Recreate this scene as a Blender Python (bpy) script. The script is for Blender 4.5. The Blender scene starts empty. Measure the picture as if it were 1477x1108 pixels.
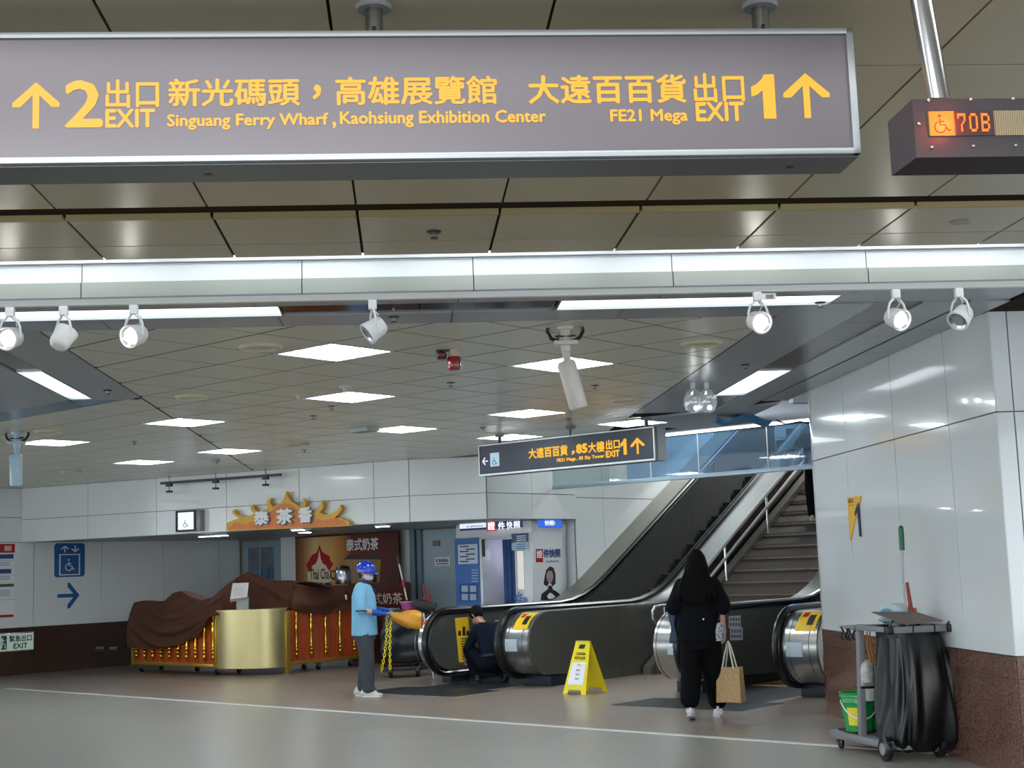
import bpy, bmesh, math, random
from mathutils import Vector as V3, Matrix
random.seed(7)
SC=bpy.context.scene; COL=SC.collection
PI=math.pi; R=math.radians
# ------------------------------------------------------------------ camera
FPX,PITCH,ROLL,HC=2015.,.1299,.0353,1.55
cr,sr,cp,sp=math.cos(ROLL),math.sin(ROLL),math.cos(PITCH),math.sin(PITCH)
M3=Matrix(((1,0,0),(0,cp,-sp),(0,sp,cp)))@Matrix(((cr,-sr,0),(sr,cr,0),(0,0,1)))   # camera (right,down,fwd) -> (right,down,fwd)
def w3(d):
    w=M3@V3(d); return V3((w[0],w[2],-w[1]))
cam=bpy.data.cameras.new('camera'); cam.sensor_width=36; cam.lens=36*FPX/1477; cam.clip_end=200
cob=bpy.data.objects.new('camera',cam); COL.objects.link(cob); SC.camera=cob
X,Yv,Z=w3((1,0,0)),w3((0,-1,0)),w3((0,0,-1))
cob.matrix_world=Matrix(((X[0],Yv[0],Z[0],0),(X[1],Yv[1],Z[1],0),(X[2],Yv[2],Z[2],HC),(0,0,0,1)))
# ------------------------------------------------------------------ world, exposure, big lamps
W=bpy.data.worlds.new('world'); SC.world=W; W.use_nodes=True
W.node_tree.nodes['Background'].inputs[0].default_value=(.80,.88,.95,1); W.node_tree.nodes['Background'].inputs[1].default_value=1.0
vs=SC.view_settings; vs.view_transform='Standard'; vs.look='None'; vs.gamma=1; vs.use_curve_mapping=False; vs.exposure=1.78
def area(name,loc,target,sx,sy,power,col=(.93,.97,1)):
    l=bpy.data.lights.new(name,'AREA'); l.shape='RECTANGLE'; l.size=sx; l.size_y=sy; l.energy=power; l.color=col
    o=bpy.data.objects.new(name,l); COL.objects.link(o); o.location=loc
    o.rotation_euler=(V3(target)-V3(loc)).to_track_quat('-Z','Y').to_euler(); return o
area('concourse_lamp',(-1.5,1.2,3.1),(-1.5,1.2,0),3.5,1.2,170)
area('concourse_lamp',(2.2,-.8,3.1),(2.2,-.8,0),3.0,1.2,150)
area('concourse_lamp',(-2,-4,3.1),(-2,-4,0),4,1.5,200)
area('sign_fill',(-.4,3.35,3.19),(-.4,3.35,0),5,.25,13)  # unseen strip added to lighten the upper part of the sign face
# ------------------------------------------------------------------ frames
AU=R(40.47); U=V3((math.sin(AU),math.cos(AU),0)); N=V3((math.cos(AU),-math.sin(AU),0))
G=V3((-.0790,.9969,0)); H=V3((.9969,.0790,0)); UP=V3((0,0,1)); CAM=V3((0,0,HC))
def uv(u,v,z=0): return U*u+N*v+UP*z
def gh(g,h,z=0): return G*g+H*h+UP*z
def ray(px,py): return w3(((px-738.5)/FPX,(py-554)/FPX,1))
def PZ(px,py,z=0):
    r=ray(px,py); return CAM+r*((z-HC)/r[2])
def PY(px,py,y):
    r=ray(px,py); return CAM+r*(y/r[1])
class Plane:                                    # a real vertical plane: o = floor point, d = direction to the right seen from the viewer
    def __init__(s,o,d):
        s.o=V3((o[0],o[1],0)); s.d=V3((d[0],d[1],0)).normalized(); s.n=V3((s.d[1],-s.d[0],0)); s.ang=math.atan2(s.d[1],s.d[0])
    def hit(s,px,py,off=0):
        r=ray(px,py); o=s.o+s.n*off; t=(o-CAM).dot(s.n)/r.dot(s.n); p=CAM+r*t; return (p-s.o).dot(s.d),p[2]
    def at(s,x,z=0,off=0): return s.o+s.d*x+s.n*off+UP*z
P_left=Plane(uv(0,-22.5),U); P_back=Plane(uv(17.8,0),N); P_ret=Plane(uv(0,-13.94),U)
P_pil=Plane(gh(0,4.12),-G); P_pr=Plane(gh(9.4,0),H); P_big=Plane(gh(3.87,0),H); P_led=Plane(gh(3.3,0),H)
P_s2=Plane(uv(13.15,0),N); P_track=Plane(gh(7.78,0),H)
P_cl=Plane(uv(14.0,0),N); P_cr=Plane(uv(0,-17.35),U)
# ------------------------------------------------------------------ materials
def lin(c):
    if isinstance(c,str): c=[int(c[i:i+2],16) for i in (0,2,4)]
    return tuple(((x/255)/12.92 if x/255<=.04045 else ((x/255+.055)/1.055)**2.4) for x in c)+(1,)
MATS={}
def mat(name,col,rough=.5,metal=0,spec=.5,noise=0,scale=8,bump=0,emit=0,ecol=None,col2=None,coat=0,alpha=1,trans=0,detail=3,stretch=None,rvar=0):
    if name in MATS: return MATS[name]
    m=bpy.data.materials.new(name); m.use_nodes=True; nt=m.node_tree; b=nt.nodes['Principled BSDF']; MATS[name]=m
    c=lin(col); b.inputs['Base Color'].default_value=c; b.inputs['Roughness'].default_value=rough; b.inputs['Metallic'].default_value=metal
    b.inputs['Specular IOR Level'].default_value=spec; b.inputs['Coat Weight'].default_value=coat; b.inputs['Alpha'].default_value=alpha
    b.inputs['Transmission Weight'].default_value=trans
    if emit: b.inputs['Emission Color'].default_value=lin(ecol or col); b.inputs['Emission Strength'].default_value=emit
    m.diffuse_color=c
    if noise or bump or rvar:
        tc=nt.nodes.new('ShaderNodeTexCoord'); n=nt.nodes.new('ShaderNodeTexNoise'); n.inputs['Scale'].default_value=scale; n.inputs['Detail'].default_value=detail
        src=tc.outputs['Object']
        if stretch:
            mp=nt.nodes.new('ShaderNodeMapping'); mp.inputs['Scale'].default_value=stretch; nt.links.new(src,mp.inputs[0]); src=mp.outputs[0]
        nt.links.new(src,n.inputs['Vector'])
        if noise:
            r=nt.nodes.new('ShaderNodeValToRGB'); nt.links.new(n.outputs[0],r.inputs[0])
            c2=lin(col2) if col2 else tuple(x*(1-noise) for x in c[:3])+(1,)
            r.color_ramp.elements[0].position=.35; r.color_ramp.elements[1].position=.65
            r.color_ramp.elements[0].color=c2; r.color_ramp.elements[1].color=c if col2 else tuple(min(1,x*(1+noise*.6)) for x in c[:3])+(1,)
            nt.links.new(r.outputs[0],b.inputs['Base Color'])
        if bump:
            bp=nt.nodes.new('ShaderNodeBump'); bp.inputs['Strength'].default_value=bump; bp.inputs['Distance'].default_value=.01
            nt.links.new(n.outputs[0],bp.inputs['Height']); nt.links.new(bp.outputs[0],b.inputs['Normal'])
        if rvar:
            mr=nt.nodes.new('ShaderNodeMapRange'); mr.inputs[3].default_value=max(.02,rough-rvar); mr.inputs[4].default_value=rough+rvar
            nt.links.new(n.outputs[0],mr.inputs[0]); nt.links.new(mr.outputs[0],b.inputs['Roughness'])
    return m
def thin(name,col,gloss=.1,opac=.1):
    m=bpy.data.materials.new(name); m.use_nodes=True; nt=m.node_tree; nt.nodes.clear(); MATS[name]=m
    o=nt.nodes.new('ShaderNodeOutputMaterial'); t=nt.nodes.new('ShaderNodeBsdfTransparent'); t.inputs[0].default_value=lin(col)
    g=nt.nodes.new('ShaderNodeBsdfGlossy'); g.inputs['Roughness'].default_value=.03; d=nt.nodes.new('ShaderNodeBsdfDiffuse'); d.inputs[0].default_value=lin(col)
    a=nt.nodes.new('ShaderNodeMixShader'); a.inputs[0].default_value=gloss; b=nt.nodes.new('ShaderNodeMixShader'); b.inputs[0].default_value=opac
    L=nt.links.new; L(t.outputs[0],a.inputs[1]); L(g.outputs[0],a.inputs[2]); L(a.outputs[0],b.inputs[1]); L(d.outputs[0],b.inputs[2]); L(b.outputs[0],o.inputs[0])
    return m
m_beige=mat('beige_ceiling_panel','a89f82',.33,noise=.06,scale=1.5,rvar=.06)
m_tile=mat('ceiling_tile_enamel','cfcfbf',.25,noise=.02,scale=.7,rvar=.02)
m_dark=mat('black_void','0b0b0c',.8)
m_grey=mat('grey_ceiling_metal','a9aeb4',.3,metal=.45,noise=.04,scale=1)
m_lip=mat('yellowed_panel_edge','9c8f62',.5)
m_white=mat('white_enamel_panel','e2e7e6',.16,noise=.03,scale=.8,coat=.3)
m_joint=mat('tan_joint','8c8772',.7)
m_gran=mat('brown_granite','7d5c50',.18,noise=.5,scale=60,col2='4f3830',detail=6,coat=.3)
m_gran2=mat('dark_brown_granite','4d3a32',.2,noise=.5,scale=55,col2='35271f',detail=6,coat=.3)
m_fnear=mat('grey_floor_stone','9c9991',.3,noise=.03,scale=1.7,detail=8,rvar=.07)
m_ffar=mat('brown_floor_stone','918479',.3,noise=.03,scale=2.2,detail=8,rvar=.06)
m_fj=mat('floor_joint','5d564f',.6)
m_line=mat('white_floor_strip','d5dadb',.4)
m_al=mat('brushed_aluminium','b9bdc0',.3,metal=.75,noise=.03,scale=20)
m_ss=mat('stainless_steel','9a9c9c',.22,metal=1)
m_ssd=mat('dark_stainless_panel','6e706a',.28,metal=.55,noise=.06,scale=1.3)
m_rub=mat('black_rubber','0d0f12',.28,spec=.6)
m_blk=mat('black_plastic','141517',.4)
m_wp=mat('white_plastic','dcdcda',.35)
m_gp=mat('grey_plastic','77797c',.45,noise=.05,scale=10)
def LMP(name,col,s): return mat(name,col if s>2.5 else '4a4a4a',.5,emit=s if s>2.5 else s*.33,ecol=col)
m_diff=LMP('lit_ceiling_diffuser','f4fbff',3.6); m_tube=LMP('fluorescent_tube_glow','eef8ff',4.0)
m_led=LMP('spotlight_glow','fffaf2',9.0); m_yel=mat('lit_yellow_lettering','2a1a00',.5,emit=.32,ecol='ffb600')
m_sf=mat('grey_sign_face','554e53',.38,noise=.03,scale=2)
m_navy=mat('navy_sign_face','1b2638',.3)
m_ink=mat('black_ink','15161a',.5); m_wh=mat('white_print','e6e9ea',.5); m_red=mat('red_print','b3121b',.45); m_gold=mat('brass_gold','b3923a',.3,metal=.7,noise=.06,scale=6)
m_ye=mat('yellow_plastic','e6d50e',.35); m_blue=mat('blue_print','1d5e9e',.45)
# ------------------------------------------------------------------ objects
MW={}
def reg(o,parent,mw): MW[o.name]=mw; return o
def tag(o,label=None,cat=None,group=None,kind=None):
    if label: o['label']=label
    if cat: o['category']=cat
    if group: o['group']=group
    if kind: o['kind']=kind
    return o
def thing(name,label,cat,loc,ang=0,group=None,kind=None):
    o=bpy.data.objects.new(name,None); COL.objects.link(o); o.empty_display_size=.1
    o.location=loc; o.rotation_euler=(0,0,ang); MW[o.name]=Matrix.Translation(V3(loc))@Matrix.Rotation(ang,4,'Z')
    return tag(o,label,cat,group,kind)
class MB:
    def __init__(s): s.v=[]; s.f=[]
    def add(s,vs,fs):
        k=len(s.v); s.v+= [V3(a) for a in vs]; s.f+=[tuple(i+k for i in f) for f in fs]; return s
    def box(s,x0,x1,y0,y1,z0,z1):
        vs=[(x,y,z) for z in (z0,z1) for y in (y0,y1) for x in (x0,x1)]
        return s.add(vs,[(0,2,3,1),(4,5,7,6),(0,1,5,4),(2,6,7,3),(0,4,6,2),(1,3,7,5)])
    def obox(s,c,d,u,w,l,h,t):                  # oriented box: centre, dirs (length l along d, h along u, t along w)
        c=V3(c); d=V3(d).normalized()*l/2; u=V3(u).normalized()*h/2; w=V3(w).normalized()*t/2
        vs=[c+d*a+w*b+u*e for e in (-1,1) for b in (-1,1) for a in (-1,1)]
        return s.add(vs,[(0,2,3,1),(4,5,7,6),(0,1,5,4),(2,6,7,3),(0,4,6,2),(1,3,7,5)])
    def tube(s,pts,r,seg=8,closed=False,caps=True,flat=1):
        pts=[V3(p) for p in pts]; n=len(pts); rs=r if isinstance(r,(list,tuple)) else [r]*n
        up=None; rings=[]
        for i,p in enumerate(pts):
            a=pts[i-1] if (i>0 or closed) else p; b=pts[(i+1)%n] if (i<n-1 or closed) else p
            t=(b-a).normalized() if (b-a).length>1e-9 else V3((0,0,1))
            if up is None:
                up=V3((0,0,1)) if abs(t[2])<.9 else V3((1,0,0))
            e1=(up-t*up.dot(t)).normalized(); e2=t.cross(e1); up=e1
            rings.append([p+e1*math.cos(2*PI*k/seg)*rs[i]*flat+e2*math.sin(2*PI*k/seg)*rs[i] for k in range(seg)])
        vs=[q for g in rings for q in g]; fs=[]
        for i in range(n if closed else n-1):
            j=(i+1)%n
            for k in range(seg): fs.append((i*seg+k,i*seg+(k+1)%seg,j*seg+(k+1)%seg,j*seg+k))
        if caps and not closed: fs+= [tuple(range(seg))[::-1],tuple((n-1)*seg+k for k in range(seg))]
        return s.add(vs,fs)
    def lathe(s,prof,c=(0,0,0),seg=16,ax='Z',sx=1,sy=1):
        c=V3(c); vs=[];fs=[]; n=len(prof)
        for r,z in prof:
            for k in range(seg):
                a=2*PI*k/seg; x,y=r*math.cos(a)*sx,r*math.sin(a)*sy
                q=(x,y,z) if ax=='Z' else ((x,z,y) if ax=='Y' else (z,x,y)); vs.append(c+V3(q))
        for i in range(n-1):
            for k in range(seg): fs.append((i*seg+k,i*seg+(k+1)%seg,(i+1)*seg+(k+1)%seg,(i+1)*seg+k))
        fs+=[tuple(range(seg))[::-1],tuple((n-1)*seg+k for k in range(seg))]
        return s.add(vs,fs)
    def prism(s,poly,y0,y1,ax='Y'):             # polygon in (x,z) extruded along y, or in (y,z) along x, or (x,y) along z
        n=len(poly)
        def q(a,b,t): return (a,t,b) if ax=='Y' else ((t,a,b) if ax=='X' else (a,b,t))
        vs=[q(a,b,y0) for a,b in poly]+[q(a,b,y1) for a,b in poly]
        fs=[tuple(range(n)),tuple(range(2*n-1,n-1,-1))]+[(i,n+i,n+(i+1)%n,(i+1)%n) for i in range(n)]
        return s.add(vs,fs)
    def grid(s,fn,nu,nv,closed=False):
        vs=[fn(i/(nu if closed else nu-1),j/(nv-1)) for j in range(nv) for i in range(nu)]; fs=[]
        for j in range(nv-1):
            for i in range(nu if closed else nu-1):
                fs.append((j*nu+i,j*nu+(i+1)%nu,(j+1)*nu+(i+1)%nu,(j+1)*nu+i))
        return s.add(vs,fs)
    def loft(s,rings,seg=20):                   # rings: (centre, rx, ry[, rot])
        vs=[];fs=[]; n=len(rings)
        for r in rings:
            c=V3(r[0]); a0=r[3] if len(r)>3 else 0
            for k in range(seg):
                a=2*PI*k/seg; x,y=r[1]*math.cos(a),r[2]*math.sin(a)
                vs.append(c+V3((x*math.cos(a0)-y*math.sin(a0),x*math.sin(a0)+y*math.cos(a0),0)))
        for i in range(n-1):
            for k in range(seg): fs.append((i*seg+k,i*seg+(k+1)%seg,(i+1)*seg+(k+1)%seg,(i+1)*seg+k))
        fs+=[tuple(range(seg))[::-1],tuple((n-1)*seg+k for k in range(seg))]
        return s.add(vs,fs)
    def cap(s,p0,r0,p1,r1,seg=14,flat=1,ref=None):
        p0,p1=V3(p0),V3(p1); t=(p1-p0); L=t.length
        t=t.normalized() if L>1e-6 else V3((0,0,1))
        ref=V3(ref) if ref else (V3((0,1,0)) if abs(t[1])<.9 else V3((1,0,0)))
        e1=(ref-t*ref.dot(t)).normalized(); e2=t.cross(e1); rg=[]
        for a in (-85,-60,-30,0): rg.append((p0+t*(r0*math.sin(R(a))),r0*math.cos(R(a))))
        for a in (0,30,60,85): rg.append((p1+t*(r1*math.sin(R(a))),r1*math.cos(R(a))))
        vs=[c+(e1*math.cos(2*PI*k/seg)*flat+e2*math.sin(2*PI*k/seg))*r for c,r in rg for k in range(seg)]; fs=[]
        for i in range(7):
            for k in range(seg): fs.append((i*seg+k,i*seg+(k+1)%seg,(i+1)*seg+(k+1)%seg,(i+1)*seg+k))
        fs+=[tuple(range(seg))[::-1],tuple(7*seg+k for k in range(seg))]
        return s.add(vs,fs)
    def limb(s,pts,rs,seg=14,flat=1,ref=None):
        for i in range(len(pts)-1): s.cap(pts[i],rs[i],pts[i+1],rs[i+1],seg,flat,ref)
        return s
    def ball(s,c,rx,ry=None,rz=None,seg=18,nr=10):
        ry=ry or rx; rz=rz or rx; c=V3(c); rg=[]
        vs=[];fs=[]
        for i in range(nr+1):
            a=-PI/2+PI*(i+.02)/(nr+.04)
            for k in range(seg): vs.append(c+V3((rx*math.cos(a)*math.cos(2*PI*k/seg),ry*math.cos(a)*math.sin(2*PI*k/seg),rz*math.sin(a))))
        for i in range(nr):
            for k in range(seg): fs.append((i*seg+k,i*seg+(k+1)%seg,(i+1)*seg+(k+1)%seg,(i+1)*seg+k))
        fs+=[tuple(range(seg))[::-1],tuple(nr*seg+k for k in range(seg))]
        return s.add(vs,fs)
    def tf(s,m):
        s.v=[m@a for a in s.v]; return s
    def mesh(s,name,mats,bevel=0,smooth=False,ang=35,fix=True):
        me=bpy.data.meshes.new(name); me.from_pydata([tuple(a) for a in s.v],[],s.f)
        if fix or bevel:
            bm=bmesh.new(); bm.from_mesh(me)
            if fix: bmesh.ops.recalc_face_normals(bm,faces=bm.faces)
            if bevel:
                es=[e for e in bm.edges if len(e.link_faces)==2 and e.calc_face_angle(0)>R(40)]
                bmesh.ops.bevel(bm,geom=es,offset=bevel,segments=2,affect='EDGES',profile=.5,clamp_overlap=True)
            bm.to_mesh(me); bm.free()
        for m in (mats if isinstance(mats,(list,tuple)) else [mats]): me.materials.append(m)
        if smooth or bevel:
            me.polygons.foreach_set('use_smooth',[True]*len(me.polygons)); me.set_sharp_from_angle(angle=R(ang))
        me.update(); return me
    def build(s,name,mats,parent=None,world=False,voxel=0,sm=0,sub=0,loc=None,rotz=0,**k):
        label=k.pop('label',None); cat=k.pop('cat',None); group=k.pop('group',None); kind=k.pop('kind',None)
        if world and parent is not None: s.tf(MW[parent.name].inverted())
        if voxel:
            k['smooth']=False
        me=s.mesh(name,mats,fix=k.pop('fix',True),**k)
        o=bpy.data.objects.new(name,me); COL.objects.link(o)
        if voxel:
            md=o.modifiers.new('r','REMESH'); md.mode='VOXEL'; md.voxel_size=voxel
            if sm:
                m2=o.modifiers.new('s','SMOOTH'); m2.iterations=sm; m2.factor=.6
            dg=bpy.context.evaluated_depsgraph_get(); nm=bpy.data.meshes.new_from_object(o.evaluated_get(dg)); o.modifiers.clear(); o.data=nm
            nm.polygons.foreach_set('use_smooth',[True]*len(nm.polygons)); nm.name=name
        if loc is not None: o.location=loc; o.rotation_euler=(0,0,rotz)
        if parent is not None: o.parent=parent; MW[o.name]=MW[parent.name]@Matrix.Translation(V3(loc or (0,0,0)))@Matrix.Rotation(rotz,4,'Z')
        else: MW[o.name]=Matrix.Translation(V3(loc or (0,0,0)))@Matrix.Rotation(rotz,4,'Z')
        tag(o,label,cat,group,kind); return o
def inst(name,me,parent,loc,rot=(0,0,0)):
    o=bpy.data.objects.new(name,me); COL.objects.link(o); o.parent=parent; o.location=loc; o.rotation_euler=rot
    MW[o.name]=(MW[parent.name] if parent else Matrix())@Matrix.Translation(V3(loc)); return o
def copy_tree(o,parent=None,loc=None,rotz=None,label=None):
    c=o.copy(); COL.objects.link(c); c.parent=parent
    if loc is not None: c.location=loc
    if rotz is not None: c.rotation_euler=(0,0,rotz)
    if label: c['label']=label
    for ch in list(o.children): copy_tree(ch,c)
    return c
TXT={}
def txt(body,bold=0):
    key=(body,bold)
    if key in TXT: return TXT[key]
    c=bpy.data.curves.new('t','FONT'); c.body=body; c.size=1; c.resolution_u=2
    o=bpy.data.objects.new('t',c); COL.objects.link(o)
    dg=bpy.context.evaluated_depsgraph_get(); dg.update(); e=o.evaluated_get(dg); me=e.to_mesh()
    vs=[(v.co[0],v.co[1]) for v in me.vertices]; fs=[tuple(p.vertices) for p in me.polygons]
    e.to_mesh_clear(); bpy.data.objects.remove(o); bpy.data.curves.remove(c)
    xs=[a for a,b in vs] or [0,1]; ys=[b for a,b in vs] or [0,1]
    x0,x1,y0,y1=min(xs),max(xs),min(ys),max(ys)
    vs=[(a-x0,b-y0) for a,b in vs]; TXT[key]=(vs,fs,x1-x0,y1-y0); return TXT[key]
def put_text(mb,body,x0,x1,z0,z1,y=-.002,bold=.02,keep=False):
    vs,fs,w,h=txt(body); sx=(x1-x0)/w; sz=(z1-z0)/h
    if keep:
        s=min(sx,sz); x0+=((x1-x0)-w*s)/2; z0+=((z1-z0)-h*s)/2; sx=sz=s
    k=0
    offs=[(0,0)] if not bold else [(0,0),(bold,0),(-bold,0),(0,bold),(0,-bold)]
    for dx,dz in offs:
        mb.add([(x0+(a+dx)*sx,y-k*.0001,z0+(b+dz)*sz) for a,b in vs],fs); k+=1
    return mb
def mb(): return MB()
ARROW=[(-.07,-.5),(.07,-.5),(.07,.22),(.33,-.04),(.5,-.04),(.5,.05),(0,.5),(-.5,.05),(-.5,-.04),(-.33,-.04),(-.07,.22)]
def arrow(m,cx,cz,w,h,y=-.002,t=.001,rot=0):
    c,s_=math.cos(rot),math.sin(rot)
    m.prism([(cx+(a*c-b*s_)*w,cz+(a*s_+b*c)*h) for a,b in ARROW],y,y-t); return m
def wheelchair(m,cx,cz,s,y=-.003):
    def T(p): return [(cx+a*s,y,cz+b*s) for a,b in p]
    m.tube(T([(-.08,.2),(-.08,-.06),(.14,-.06),(.26,-.32),(.36,-.28)]),.035*s,6)
    m.tube(T([(-.08,.08),(.1,.08)]),.03*s,6)
    m.ball((cx-.08*s,y,cz+.33*s),.06*s,.006,.06*s,10,6)
    m.tube(T([(-.08+.24*math.cos(a)-.0,-.16+.24*math.sin(a)) for a in [R(x) for x in range(110,370,20)]]),.03*s,6); return m
# ================================================================== SETTING
def clip(poly,a,b,c):                            # keep a*x+b*y<=c
    out=[]
    for i in range(len(poly)):
        p,q=poly[i],poly[(i+1)%len(poly)]; dp,dq=a*p[0]+b*p[1]-c,a*q[0]+b*q[1]-c
        if dp<=0: out.append(p)
        if (dp<0<dq) or (dq<0<dp):
            t=dp/(dp-dq); out.append((p[0]+(q[0]-p[0])*t,p[1]+(q[1]-p[1])*t))
    return out
def ulim(poly,u,keep='lt'): s=1 if keep=='lt' else -1; return clip(poly,s*U[0],s*U[1],s*u)
def vlim(poly,v,keep='lt'): s=1 if keep=='lt' else -1; return clip(poly,s*N[0],s*N[1],s*v)
def glim(poly,g,keep='lt'): s=1 if keep=='lt' else -1; return clip(poly,s*G[0],s*G[1],s*g)
def hlim(poly,h,keep='lt'): s=1 if keep=='lt' else -1; return clip(poly,s*H[0],s*H[1],s*h)
BIG=[(-40,-40),(40,-40),(40,60),(-40,60)]
def area2(p): return abs(sum(p[i][0]*p[(i+1)%len(p)][1]-p[(i+1)%len(p)][0]*p[i][1] for i in range(len(p))))/2 if len(p)>2 else 0
def inset(poly,d):
    if len(poly)<3: return []
    c=(sum(p[0] for p in poly)/len(poly),sum(p[1] for p in poly)/len(poly)); out=poly
    s=1 if sum(poly[i][0]*poly[(i+1)%len(poly)][1]-poly[(i+1)%len(poly)][0]*poly[i][1] for i in range(len(poly)))>0 else -1
    for i in range(len(poly)):
        p,q=poly[i],poly[(i+1)%len(poly)]; dx,dy=q[0]-p[0],q[1]-p[1]; L=math.hypot(dx,dy)
        if L<1e-6: continue
        nx,ny=dy/L*s,-dx/L*s; out=clip(out,nx,ny,nx*p[0]+ny*p[1]-d)
    return out
def tilefield(parent,name,polys,z0,z1,mats,limit,pick=None):
    polys=[(p,m) for p,m in polys if area2(p)>.004]
    polys.sort(key=lambda a:math.hypot(sum(q[0] for q in a[0])/len(a[0]),sum(q[1] for q in a[0])/len(a[0])))
    rest=MB()
    cache={}
    for k,(p,m) in enumerate(polys):
        cx,cy=sum(q[0] for q in p)/len(p),sum(q[1] for q in p)/len(p)
        loc=[(round(x-cx,3),round(y-cy,3)) for x,y in p]
        if k<limit:
            key=(tuple(loc),m.name)
            if key not in cache: cache[key]=MB().prism(loc,z0,z1,'Z').mesh(name,m)
            inst(name,cache[key],parent,(cx,cy,0))
        else: rest.prism(p,z0,z1,'Z')
    if rest.v: rest.build(name+'_field',polys[-1][1],parent,kind='stuff')
# --- floor
floor=MB().prism([(-16,-8),(12,-8),(12,34),(-16,34)],-.1,-.004,'Z').build('floor',m_fj,kind='structure')
la=PZ(0,993); lb=PZ(1200,1077); ld=(lb-la).normalized(); ln=V3((ld[1],-ld[0],0))          # white strip; ln points to the camera side
if ln.dot(V3((0,-1,0)))<0: ln=-ln
def lineside(poly,off,near):
    s=-1 if near else 1; c=(la+ln*off).dot(ln); return clip(poly,s*ln[0],s*ln[1],s*c)
LU=10.4; tiles=[]
LF=lambda a,b: la+ld*a+ln*b
for i in range(-9,24):
    for j in range(-26,16):
        a0,b0=i*1.3-4,j*.65; off=.65*(j%2)
        p=[LF(a0+off,b0),LF(a0+off+1.3,b0),LF(a0+off+1.3,b0+.65),LF(a0+off,b0+.65)]
        p=[(q[0],q[1]) for q in p]; cx,cy=sum(q[0] for q in p)/4,sum(q[1] for q in p)/4
        if cy<8.6 or abs(cx)>cy*.385+1 or cy>27: continue
        if V3((cx,cy,0)).dot(N)<-22.6 or (V3((cx,cy,0)).dot(U)>17.9): continue
        near=b0>=0
        if j==-1: p=lineside(p,-.09,False)
        tiles.append((inset(p,.0012),m_fnear if near else m_ffar))
tilefield(floor,'floor_tile',tiles,-.003,0,None,300)
MB().obox((la+lb)/2+ld*1-ln*.045+UP*.0,ld,ln,UP,16,.09,.006).build('floor_line',m_line,floor)
# --- ceiling
CZ=3.21
ceil=MB()
ceil.prism([tuple(gh(*p)[:2]) for p in ((-8,-10),(-8,9),(6.24,9),(6.24,-10))],CZ+.015,CZ+.1,'Z')
ceil.prism([tuple(gh(*p)[:2]) for p in ((6.40,-10),(6.40,9),(7.28,9),(7.28,-10))],CZ+.015,CZ+.05,'Z')
ceil.prism([tuple(gh(*p)[:2]) for p in ((5.9,-10),(5.9,9),(8.3,9),(8.3,-10))],CZ+.32,CZ+.36,'Z')
far=glim(BIG,7.95,'gt')
c1=ulim(vlim(vlim(far,-13.94),-23,'gt'),17.9); c2=vlim(hlim(ulim(vlim(far,-13.94,'gt'),15.05),4.12),3)
c3=hlim(hlim(glim(glim(BIG,7.95,'gt'),9.5),4.12,'gt'),9)
ceil.prism(c1,CZ+.03,CZ+.1,'Z').prism(c2,CZ+.03,CZ+.1,'Z').prism(c3,CZ+.0,CZ+.1,'Z')
m_cj=mat('dark_ceiling_joint','2b2417',.9,spec=.1)  # joint colour darkened to carry the shadow in the tile gaps
ceiling=ceil.build('ceiling',m_cj,kind='structure')
# near panels
pp=[]
for i in range(-9,9):
    h0=.48+.67*i
    for g0,g1,lift in ((1.0,2.75,0),(2.75,4.5,0),(4.5,6.24,0),(6.40,6.98,0),(6.98,7.28,0)):
        if g1<3: m=m_beige
        p=[tuple(gh(a,b)[:2]) for a,b in ((g0,h0),(g0,h0+.67),(g1,h0+.67),(g1,h0))]
        pp.append((inset(p,.005 if g0<6 else .007),m_beige))
tilefield(ceiling,'ceiling_panel',pp,CZ,CZ+.014,None,300)
for i in range(-9,9):                             # the folded yellowed front lip of each panel
    h0=.48+.67*i
    b=MB(); b.obox(gh(6.405,h0+.335,CZ+.0),H,UP,G,.655,.03,.012); b.build('panel_lip',m_lip,ceiling)
# cove behind the panels and the long beam that carries the spotlight track
MB().prism([(7.30,3.30),(7.30,3.5),(7.76,3.5),(7.76,3.30),(7.74,3.30),(7.74,3.48),(7.32,3.48),(7.32,3.30)],-9,8,'X').tf(Matrix(((H[0],G[0],0,0),(H[1],G[1],0,0),(0,0,1,0),(0,0,0,1)))).build('trim_1',m_wh,kind='structure')
MGH=Matrix(((H[0],G[0],0,0),(H[1],G[1],0,0),(0,0,1,0),(0,0,0,1)))
beam=MB().box(-9,8,7.835,7.93,3.125,3.32).tf(MGH).build('trim_2',mat('beam_core','777a78',.6),kind='structure')
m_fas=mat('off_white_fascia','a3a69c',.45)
hs=[-9,-5.1,-2.5,-1.38+.0,.33,2.0,4.1,6.2]
hs=[-9,-3.77,-1.77,-.55,.42,1.57,2.72,4.3,6.2]
for a,b in zip(hs[:-1],hs[1:]):
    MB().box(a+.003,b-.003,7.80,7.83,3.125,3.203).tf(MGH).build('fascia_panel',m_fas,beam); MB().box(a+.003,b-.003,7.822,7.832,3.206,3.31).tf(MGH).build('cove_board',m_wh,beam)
    MB().box(a+.003,b-.003,7.80,7.93,3.118,3.125).tf(MGH).build('beam_soffit_panel',m_grey,beam)
for i in range(-6,6):                             # fluorescent tubes lying in the cove, hidden by the panels
    t=thing('fluorescent_tube','slim white fluorescent batten glowing in the ceiling cove above the spotlight track','lamp',gh(7.52,i*1.25+.6,3.275),R(4.53),'fluorescent battens in the ceiling cove')
    MB().box(-.56,.56,-.02,.02,.045,.075).build('batten',m_wp,t)
    MB().tube([(-.55,0,.03),(.55,0,.03)],.014,8).build('tube',m_tube,t)
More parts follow.
